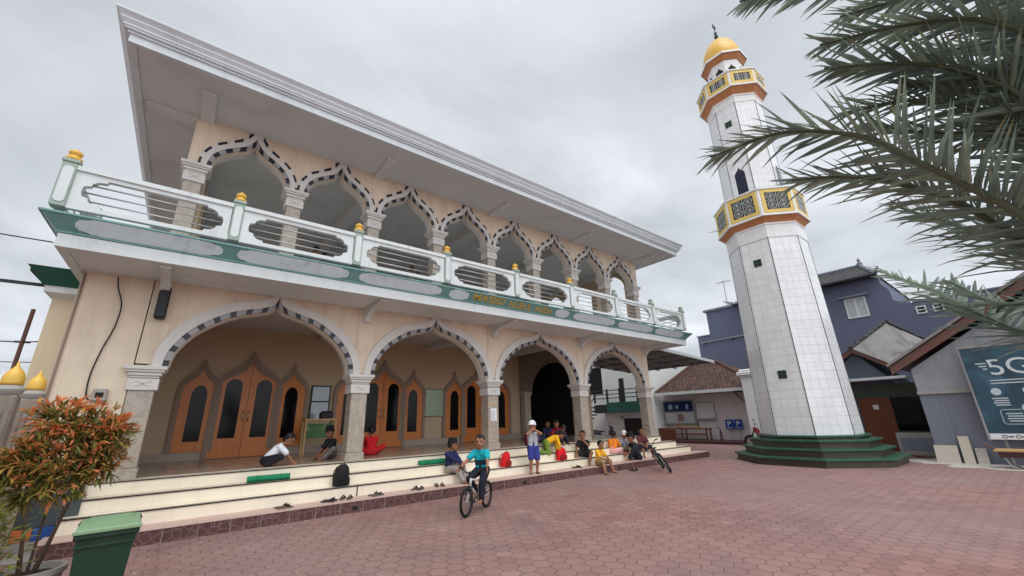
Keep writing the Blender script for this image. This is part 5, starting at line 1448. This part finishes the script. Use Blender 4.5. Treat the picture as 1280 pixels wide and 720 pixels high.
# ------------------------------------------------------------------ bicycles
def bicycle(label, loc, ang, wr, wb, frame_c, tilt=0, group=None, hb=.62):
    b = thing('bicycle', label, 'bicycle', loc, R(ang), group)
    b.rotation_euler = (R(tilt), 0, R(ang))
    mf = mat('bike_paint_%d' % frame_c[0], frame_c, .35, .1, 6)
    def wheel(x):
        t = M(); t.tube([(x + (wr - .026) * math.cos(a), 0, wr + (wr - .026) * math.sin(a)) for a in [2 * pi * i / 28 for i in range(29)]], .026, 8)
        w = t.build('wheel', m_rubber, b, True)
        t = M(); t.tube([(x + (wr - .045) * math.cos(a), 0, wr + (wr - .045) * math.sin(a)) for a in [2 * pi * i / 28 for i in range(29)]], .01, 6); t.build('rim', m_darkmet, w, True)
        t = M()
        for i in range(14):
            a = 2 * pi * i / 14; t.tube([(x, .02 * (-1) ** i, wr), (x + (wr - .05) * math.cos(a + .2), 0, wr + (wr - .05) * math.sin(a + .2))], .0018, 3)
        t.tube([(x, -.05, wr), (x, .05, wr)], .018, 8); t.build('spokes', m_steel, w)
    wheel(0); wheel(wb)
    bb_ = Vector((wb * .42, 0, wr * .98)); st = Vector((wb * .26, 0, wr + .32)); hd0 = Vector((wb * .80, 0, wr + .36)); hd1 = Vector((wb * .835, 0, wr + .24))
    t = M()
    t.tube([bb_, st], .017, 8); t.tube([st - Vector((0, 0, .05)), hd0 - Vector((0, 0, .02))], .016, 8); t.tube([bb_, hd1], .02, 8); t.tube([hd0, hd1], .02, 8)
    for y in (-.045, .045): t.tube([bb_ + Vector((0, y * .6, 0)), (0, y, wr)], .01, 6); t.tube([st - Vector((0, -y * .4, .06)), (0, y, wr)], .009, 6)
    t.build('frame', mf, b, True)
    t = M()
    for y in (-.045, .045): t.tube([hd1 + Vector((.005, y, -.02)), (wb, y, wr)], .012, 6)
    t.tube([hd1 + Vector((.005, -.05, -.02)), hd1 + Vector((.005, .05, -.02))], .014, 6); t.build('fork', m_darkmet, b, True)
    t = M(); q = hd0 + Vector((-.02, 0, .05))
    t.tube([hd0, q], .014, 6)
    t.tube([q + Vector((-.1, hb / 2, .12)), q + Vector((-.02, hb / 2 - .1, .12)), q + Vector((0, .1, .03)), q + Vector((0, -.1, .03)), q + Vector((-.02, -hb / 2 + .1, .12)), q + Vector((-.1, -hb / 2, .12))], .012, 6)
    h_ = t.build('handlebar', m_darkmet, b, True)
    for sg in (-1, 1):
        t = M(); t.tube([q + Vector((-.1, sg * hb / 2, .12)), q + Vector((-.03, sg * (hb / 2 - .085), .12))], .018, 8); t.build('grip', m_blackpl, h_, True)
    t = M(); t.tube([st, st + Vector((-.02, 0, .1))], .013, 6)
    t.hull([st + Vector((x, y, z)) for x, y, z in ((-.16, .07, .12), (-.16, -.07, .12), (.13, .015, .12), (.13, -.015, .12), (-.15, .06, .1), (-.15, -.06, .1), (.12, .012, .1), (.12, -.012, .1))])
    t.build('saddle', m_blackpl, b)
    t = M(); t.tube([bb_ + Vector((0, -.06, 0)), bb_ + Vector((0, .06, 0))], .014, 6)
    t.tube([bb_ + Vector((.08 * math.cos(a), -.05, .08 * math.sin(a))) for a in [2 * pi * i / 20 for i in range(21)]], .006, 5)
    for sg in (-1, 1):
        e_ = bb_ + Vector((sg * .12, sg * -.065, -sg * .06)); t.tube([bb_ + Vector((0, sg * -.06, 0)), e_], .01, 6); t.bbox(e_ + Vector((-.04, -.035, -.01)), e_ + Vector((.04, .035, .012)), .004)
    t.tube([bb_ + Vector((0, -.05, .08)), (0, -.05, wr + .035)], .004, 4); t.tube([bb_ + Vector((0, -.05, -.08)), (0, -.05, wr - .035)], .004, 4)
    t.build('crankset', m_darkmet, b)
    return b
RX, RY, RA = 4.80, -2.62, 211
bicycle('small bicycle with pale frame ridden by the boy in teal', (RX, RY, 0), RA, .235, .84, (198, 190, 184), 0, 'bicycles')
# rider; his origin is the rear wheel's contact point
person('boy in teal shirt and dark trousers riding the small bicycle across the paving', (RX, RY, 0), RA, 1.24, (.19, 0, .68), (.2, 0, 1), ((.45, .1, .21), (.28, -.1, .33)), ((1, .25, .3), (1, -.25, .3)), ((.55, .27, .76), (.55, -.27, .76)), ((-.3, .9, -.4), (-.3, -.9, -.4)), (.95, .25, -.08), (22, 160, 172), 'short', (28, 30, 44), 'long', skin=m_skin2, stripe=(30, 44, 60))
bicycle('dark bicycle leaning against the curb beside the seated boys', (11.3, -2.5, 0), 44, .30, .98, (60, 66, 66), -30, 'bicycles')

# ------------------------------------------------------------------ bags, mats, sandals
def backpack(label, loc, rz, w, h, d, c, lean=0):
    o = thing('backpack', label, 'bag', loc, R(rz)); o.rotation_euler = (R(lean), 0, R(rz))
    m = M(); pts = []
    for z, k_ in ((0, .92), (h * .1, 1), (h * .6, .96), (h * .85, .8), (h, .45)):
        for i in range(16):
            a = 2 * pi * i / 16; ca, sa = math.cos(a), math.sin(a); pw_ = .6
            pts.append((w / 2 * k_ * math.copysign(abs(ca) ** pw_, ca), d / 2 * k_ * math.copysign(abs(sa) ** pw_, sa), z))
    m.hull(pts); m.build('body', cloth(c), o, True, angle=50)
    c2 = tuple(int(v * .7) for v in c)
    m = M(); m.hull([(x, y, z) for z, k_ in ((h * .06, .8), (h * .1, .9), (h * .4, .85), (h * .46, .6)) for x in (-w * .42 * k_, w * .42 * k_) for y in (-d / 2 - d * .22 * k_, -d / 2 + .03)]); m.build('pocket', cloth(c2), o)
    m = M(); m.tube([(-.03, 0, h * .97), (-.02, 0, h * 1.08), (.02, 0, h * 1.08), (.03, 0, h * .97)], .008, 6); m.build('handle', cloth(c2), o)
    m = M()
    for x in (-w * .25, w * .25): m.tube([(x, d * .4, h * .88), (x * 1.1, d * .75, h * .6), (x * 1.2, d * .6, h * .25), (x * 1.3, d * .4, h * .05)], .012, 6)
    m.build('strap', cloth(c2), o)
backpack('large black backpack standing alone on the steps', (2.68, -.50, .4), 20, .3, .4, .2, (34, 30, 32), 8)
backpack('bright red backpack on the steps left of the boy with the white cap', (6.83, -.50, .4), 25, .28, .36, .2, (206, 30, 34), 10)
backpack('red bag standing upright in front of the boy in dark navy', (8.9, -.50, .4), 5, .36, .34, .16, (212, 28, 34), 4)
for lb, a, b, y, z in (('green rolled mat lying on the steps near the leftmost column', 1.08, 1.78, -.30, .6), ('green rolled mat lying on the steps behind the boy in navy', 4.55, 5.25, -.20, .6)):
    o = thing('rolled_mat', lb, 'mat', ((a + b) / 2, y, z), R(-3), group='green rolled mats')
    w = (b - a) / 2
    m = M(); m.hull([(x, .07 * math.cos(q), .055 + .055 * math.sin(q)) for x in (-w, w) for q in [2 * pi * i / 16 for i in range(16)]]); m.build('roll', cloth((24, 124, 84)), o, True, angle=50)
    m = M()
    for x in (-w * .55, w * .55): m.tube([(x, .073 * math.cos(q), .055 + .058 * math.sin(q)) for q in [2 * pi * i / 16 for i in range(17)]], .006, 5)
    m.build('tie', cloth((20, 96, 66)), o)
def sandals(label, x, y, z, rz, c):
    o = thing('sandals', label, 'sandals', (x, y, z), R(rz), group='sandals left on the ledge')
    for sg in (-1, 1):
        m = M()
        q = [(.0, -.035), (.06, -.042), (.12, -.036), (.19, -.045), (.24, -.035), (.255, 0), (.24, .035), (.19, .045), (.12, .036), (.06, .042), (0, .035), (-.015, 0)]
        m.prism(q, 0, .022, lambda u, v, t: (u - .12, v + sg * .065, t)); s_ = m.build('sole', mat('sole_%d' % c[0], c, .8, .15, 20), o)
        m = M(); m.tube([(.06, sg * .065 + .04, .02), (.07, sg * .065, .06), (.06, sg * .065 - .04, .02)], .01, 5); m.tube([(.03, sg * .065 + .04, .02), (.04, sg * .065, .058), (.03, sg * .065 - .04, .02)], .009, 5); m.build('strap', m_rubber, s_, True)
sandals('brown sandals on the ledge below the left green mat', 1.63, -.9, .2, 10, (104, 84, 70))
sandals('dark sandals on the ledge left of the black backpack', 2.4, -.88, .2, -35, (58, 50, 48))
sandals('dark sandals with brown soles on the ledge just below the black backpack', 2.72, -.84, .2, 60, (84, 64, 54))
sandals('grey sandals on the ledge right of the drain slot', 3.28, -.92, .2, 15, (96, 90, 86))
sandals('small grey sandals on the ledge midway between backpack and navy boy', 4.2, -.88, .2, 40, (74, 66, 62))
sandals('small brown sandals on the ledge nearest the boy in navy', 4.75, -.84, .2, 70, (92, 74, 60))
sandals('dark sandals on the ledge beside the boy with his hand at his mouth', 9.15, -.86, .2, -20, (70, 62, 58))
sandals('worn sandals on the paving right of the boy sitting on the curb', 10.9, -1.5, .004, 5, (52, 46, 44))

# ------------------------------------------------------------------ motorcycles
def motorcycle(label, loc, ang, c1, c2):
    b = thing('motorcycle', label, 'motorcycle', loc, R(ang), 'parked motorcycles')
    p1 = mat('fairing_%d_%d' % c1[:2], c1, .3, .08, 5); p2 = mat('fairing_%d_%d_b' % c2[:2], c2, .3, .08, 5)
    for x in (0, 1.22):
        t = M(); t.tube([(x + .23 * math.cos(a), 0, .28 + .23 * math.sin(a)) for a in [2 * pi * i / 24 for i in range(25)]], .05, 8); w = t.build('wheel', m_rubber, b, True)
        t = M(); t.lathe([(.0, -.03), (.17, -.03), (.17, .03), (0, .03)], 20); r_ = t.build('rim', m_steel, w, False, (x, 0, .28)); r_.rotation_euler = (R(90), 0, 0)
    t = M(); t.hull([(x, y, z) for x, z, w in ((-.25, .8, .09), (-.3, .7, .05), (.35, .72, .13), (.4, .45, .12), (.1, .45, .12), (.0, .62, .12)) for y in (-w, w)]); t.build('tail', p1, b)
    t = M(); t.hull([(x, y, z) for x, z, w in ((.95, .95, .12), (1.05, .85, .14), (.85, .35, .16), (.75, .3, .1), (.8, .8, .1)) for y in (-w, w)]); t.hull([(x, y, z) for x, z, w in ((.3, .42, .11), (.9, .38, .11), (.85, .28, .1), (.35, .28, .1)) for y in (-w, w)]); t.build('leg_shield', p1, b)
    t = M(); t.hull([(x, y, z) for x, z, w in ((.85, 1.02, .12), (1.0, 1.0, .14), (1.08, .9, .13), (.95, .86, .12)) for y in (-w, w)]); t.build('headlight_cowl', p2, b)
    t = M(); t.hull([(x, y, z) for x, z, w in ((-.26, .81, .08), (-.2, .88, .1), (.1, .83, .14), (.55, .78, .1), (.5, .72, .1)) for y in (-w, w)]); t.build('seat', m_blackpl, b)
    t = M()
    for y in (-.08, .08): t.tube([(.98, y, .85), (1.22, y, .28)], .025, 6)
    t.hull([(1.22 + .3 * math.cos(a), y, .28 + .3 * math.sin(a)) for a in (R(30), R(70), R(110)) for y in (-.06, .06)]); t.build('fork', m_darkmet, b)
    t = M(); t.tube([(.88, .34, 1.04), (.93, .2, 1.04), (.95, 0, 1.0), (.93, -.2, 1.04), (.88, -.34, 1.04)], .015, 6)
    for y in (-.25, .25): t.tube([(.93, y, 1.04), (.95, y * 1.1, 1.2)], .006, 4); t.hull([(.95, y * 1.1 + a, 1.2 + c) for a in (-.06, .06) for c in (0, .07)] + [(.97, y * 1.1 + a, 1.2 + c) for a in (-.05, .05) for c in (.01, .06)])
    t.build('handlebar', m_blackpl, b)
    t = M(); t.tube([(.4, -.12, .25), (-.1, -.14, .3), (-.3, -.14, .36)], [.025, .045, .045], 8); t.build('exhaust', m_steel, b, True)
    t = M(); t.tube([(.45, .1, .3), (.4, .22, .01)], .012, 5); t.build('stand', m_darkmet, b)
    return b
motorcycle('black motorcycle parked in front of the white annex', (18.3, 6.4, 0), -35, (28, 28, 32), (36, 36, 40))
motorcycle('red and white motorcycle parked half hidden left of the minaret base', (21.6, -1.75, 0), 118, (120, 26, 34), (226, 226, 228))

# ------------------------------------------------------------------ palm
FR = [[(2.23, -9.97, 1.83), (2.03, -9.87, 2.09), (1.89, -9.74, 2.29), (1.79, -9.65, 2.4), (1.73, -9.55, 2.54), (1.65, -9.34, 2.66), (1.52, -9.1, 2.63)], [(2.23, -9.97, 1.83), (2.14, -9.85, 2.04), (2.04, -9.7, 2.3), (1.93, -9.55, 2.43), (1.87, -9.43, 2.49), (1.79, -9.29, 2.52)], [(2.23, -9.97, 1.83), (2.12, -10.0, 2.26), (1.93, -9.92, 2.55), (1.84, -9.79, 2.73), (1.74, -9.65, 2.8), (1.68, -9.51, 2.86)], [(2.23, -9.97, 1.83), (2.12, -10.04, 2.32), (1.92, -10.01, 2.64), (1.83, -9.91, 2.82), (1.74, -9.74, 2.9), (1.68, -9.52, 2.97)], [(2.23, -9.97, 1.83), (2.11, -10.1, 2.42), (1.91, -10.08, 2.73), (1.82, -9.97, 2.92), (1.74, -9.73, 3.14), (1.62, -9.49, 3.26), (1.57, -9.33, 3.32)], [(2.23, -9.97, 1.83), (2.41, -10.12, 2.46), (2.31, -10.1, 2.85), (2.23, -9.96, 2.96), (2.14, -9.75, 3.0)], [(2.23, -9.97, 1.83), (2.12, -9.98, 2.18), (2.03, -9.91, 2.47), (1.94, -9.79, 2.62), (1.89, -9.67, 2.7), (1.83, -9.51, 2.73)], [(2.23, -9.97, 1.83), (2.34, -9.86, 1.79), (2.54, -9.72, 1.87), (2.64, -9.64, 1.96), (2.73, -9.54, 2.09), (2.83, -9.45, 2.2), (2.91, -9.32, 2.33)], [(2.23, -9.97, 1.83), (2.33, -9.9, 2.0), (2.39, -9.8, 2.15), (2.44, -9.69, 2.31), (2.43, -9.51, 2.5)], [(2.23, -9.97, 1.83), (2.43, -9.88, 1.95), (2.54, -9.69, 2.0), (2.64, -9.57, 2.15)]]
pt = thing('palm_tree', 'date palm with long grey-green feather fronds reaching in from the right', 'palm tree', (FR[0][0][0], FR[0][0][1], 0))
OFF = Vector((FR[0][0][0], FR[0][0][1], 0))
cz = FR[0][0][2]
m = M(); ps = []; rs = []
for i in range(40):
    z = cz * i / 39; ps.append((.02 * math.sin(z * 3), 0, z)); rs.append((.17 - .03 * i / 39) * (1 + .1 * (i % 2)))
m.tube(ps, rs, 14); m.build('trunk', mat('palm_bark', (104, 88, 72), .95, .35, 12, bump=.6), pt)
m_frond = [leafmat('palm_leaf', (112, 128, 118), (142, 156, 142), 9), leafmat('palm_leaf_pale', (142, 156, 138), (164, 176, 154), 9), leafmat('palm_leaf_dry', (150, 138, 100), (120, 116, 88), 9)]
m_rach = mat('palm_rachis', (92, 102, 78), .5, .15, 6)
prng = random.Random(5)
def catmull(p, n):
    q = [Vector(a) for a in p]; q = [q[0] * 2 - q[1]] + q + [q[-1] * 2 - q[-2]]; o = []
    for i in range(1, len(q) - 2):
        for k in range(8):
            t = k / 8; o.append(.5 * ((2 * q[i]) + (q[i + 1] - q[i - 1]) * t + (2 * q[i - 1] - 5 * q[i] + 4 * q[i + 1] - q[i + 2]) * t * t + (3 * q[i] - q[i - 1] - 3 * q[i + 1] + q[i + 2]) * t ** 3))
    o.append(q[-2])
    d = [0]
    for a, b in zip(o, o[1:]): d.append(d[-1] + (b - a).length)
    r = []
    for i in range(n):
        t = d[-1] * i / (n - 1); j = min(max(k for k in range(len(d)) if d[k] <= t + 1e-9), len(o) - 2)
        r.append(o[j].lerp(o[j + 1], min((t - d[j]) / max(d[j + 1] - d[j], 1e-9), 1)))
    return r, d[-1]
def blade(m, p, d, l, w, nrm, droop, mi=0, dry=False):
    d = d.normalized(); s = d.cross(nrm)
    s = s.normalized() if s.length > .05 else Vector((0, 0, 1)); nn = s.cross(d)
    ctr = [(0, .45), (.12, 1), (.5, .85), (.8, .5), (1, .04)]
    L_, C_, R_ = [], [], []
    for t, k in ctr:
        c = p + d * l * t - Vector((0, 0, droop * l * t * t)); C_.append(c - nn * w * k * .45); L_.append(c + s * w * k); R_.append(c - s * w * k)
    n = len(ctr); vs = L_ + C_ + R_
    k0 = n - 2 if dry else n - 1
    m.add(vs, [(i, i + 1, n + i + 1, n + i) for i in range(k0)] + [(n + i, n + i + 1, 2 * n + i + 1, 2 * n + i) for i in range(k0)], mi)
    if dry: m.add(vs, [(i, i + 1, n + i + 1, n + i) for i in (n - 2,)] + [(n + i, n + i + 1, 2 * n + i + 1, 2 * n + i) for i in (n - 2,)], 2)
def frond(path, maxl=.36, upv=Vector((0, 0, 1)), dens=62):
    path = [Vector(p) - OFF for p in path]
    r, ln = catmull(path, 60)
    m = M(); m.tube(r, [.017 * (1 - .85 * i / 59) + .002 for i in range(60)], 6)
    o = m.build('frond', m_rach, pt, True)
    m = M(); N_ = int(dens * ln)
    for i in range(N_):
        t = .1 + .895 * i / N_
        x = t * 59; j = min(int(x), 58); p = r[j].lerp(r[j + 1], x - j); tg = (r[j + 1] - r[j]).normalized()
        s = tg.cross(upv).normalized(); nn = s.cross(tg)
        prof = min(1, .45 + 1.6 * t) * (1 - .62 * max(0, (t - .45) / .55) ** 1.3)
        for sg in (-1, 1):
            el = R(prng.choice((28, 10, -12)) + prng.uniform(-14, 14))
            lean = .5 + .55 * t + prng.uniform(-.1, .1)
            d = tg * lean + (s * sg * math.cos(el) + nn * math.sin(el)) * (1.05 - .35 * t)
            blade(m, p + s * sg * .004, d, maxl * prof * prng.uniform(.8, 1.1), .0076 * prng.uniform(.85, 1.15), nn + s * sg * prng.uniform(-.2, .8), prng.choice((.02, .06, .12, .2, .34)), prng.choice((0, 0, 0, 1)), prng.random() < .22)
    m.build('leaflets', m_frond, o)
for i, f in enumerate(FR): frond(f, .22 if i in (7, 9) else .29)
for f in [[(2.23, -9.97, 1.83), (2.11, -10.07, 2.45), (1.97, -9.97, 2.62), (1.89, -9.83, 2.67), (1.84, -9.67, 2.74)], [(2.23, -9.97, 1.83), (2.21, -10.07, 2.4), (2.12, -9.99, 2.57), (2.04, -9.84, 2.53), (1.99, -9.68, 2.6), (1.93, -9.55, 2.7)], [(2.23, -9.97, 1.83), (2.1, -10.14, 2.55), (2.0, -10.11, 2.88), (1.92, -9.98, 3.03), (1.89, -9.81, 3.1), (1.84, -9.59, 3.17)]]: frond(f, .27)
c0 = Vector(FR[0][0])
for a, e in ((-50, .7), (-95, .5), (-140, .9)):
    d = Vector((math.cos(R(a)), math.sin(R(a)), 0))
    frond([c0, c0 + d * .5 + Vector((0, 0, .5 * e)), c0 + d * 1.0 + Vector((0, 0, .75 * e)), c0 + d * 1.5 + Vector((0, 0, .7 * e)), c0 + d * 1.9 + Vector((0, 0, .35 * e))], .34, dens=34)

# ------------------------------------------------------------------ small finishing things
o = thing('wall_pipe', 'thin pale water pipe running along the blue house wall above the pavilion roof', 'pipe', (29.9, 3, 0))
m = M(); m.tube([(0, 2.4, 6.6), (0, -3.5, 6.75), (0, -3.5, 5.0)], .05, 8); m.build('tube', m_chkgrey, o, True)
m = M()
for y in (2, 0, -2): m.box((-.06, y - .04, 6.5), (.09, y + .04, 6.58))
m.build('clamp', m_darkmet, o)
tag((lambda q: q)(M().tube([(-2.6, -3.6, 1.75), (-2.2, -2.9, 1.78), (-1.95, -2.2, 1.74), (-1.9, -1.4, 1.8), (-1.88, -.6, 1.78)], .02, 6).build('black_hose', m_wire, None, True)), 'black hose tied along the stone fence pillars', 'hose')
lr = random.Random(21); m = M()
for i in range(150):
    if i < 90: x, y = lr.uniform(-.9, 3.5), lr.uniform(-5.5, -1.6)
    else: x, y = lr.uniform(-1, 15), lr.uniform(-1.9, -1.25)
    a = lr.uniform(0, 2 * pi); l = lr.uniform(.02, .055)
    d = Vector((math.cos(a), math.sin(a), 0)); sd_ = Vector((-d.y, d.x, 0)); p = Vector((x, y, .006))
    m.add([p, p + d * l * .5 + sd_ * l * .22 + Vector((0, 0, .004)), p + d * l + Vector((0, 0, .008)), p + d * l * .5 - sd_ * l * .22], [(0, 1, 2, 3)], lr.choice((0, 0, 1, 2)))
lf = m.build('fallen_leaves', [mat('dry_leaf', (176, 150, 118), .8, .3, 9), mat('brown_leaf', (112, 78, 54), .8, .3, 9), mat('pale_scrap', (206, 198, 190), .8, .1, 9)])
tag(lf, 'small fallen leaves and pale scraps scattered on the paving', 'leaves'); lf['kind'] = 'stuff'

o = thing('boundary_wall', 'long plain boundary wall with a tiled coping beyond the stone fence', 'wall', (-6.5, 0, 0))
m = M(); m.box((-.15, -14, 0), (.15, 16, 2.0)); m.build('masonry', m_greyhouse, o)
m = M(); m.prism([(-.28, 2.0), (.28, 2.0), (0, 2.22)], -14, 16, lambda u, v, t: (u, t, v)); m.build('coping', m_rtile, o)
for y in (-10, -5, 0, 5, 10, 15):
    m = M(); m.bbox((-.22, y - .2, 0), (.22, y + .2, 2.05), .01); m.build('pier', m_greyhouse, o)
m = M(); m.tube(catmull([(-1.38, -.02, 4.2), (-1.34, -.02, 4.0), (-1.24, -.015, 3.7), (-1.25, -.01, 3.3), (-1.33, -.008, 2.9), (-1.38, -.008, 2.5), (-1.37, -.008, 2.2), (-1.33, -.008, 2.08), (-1.2, -.008, 2.06)], 40)[0], .011, 6)
tag(m.build('power_cable', m_wire, None, True), 'black power cable snaking down the cream wall to the meter box', 'cable')
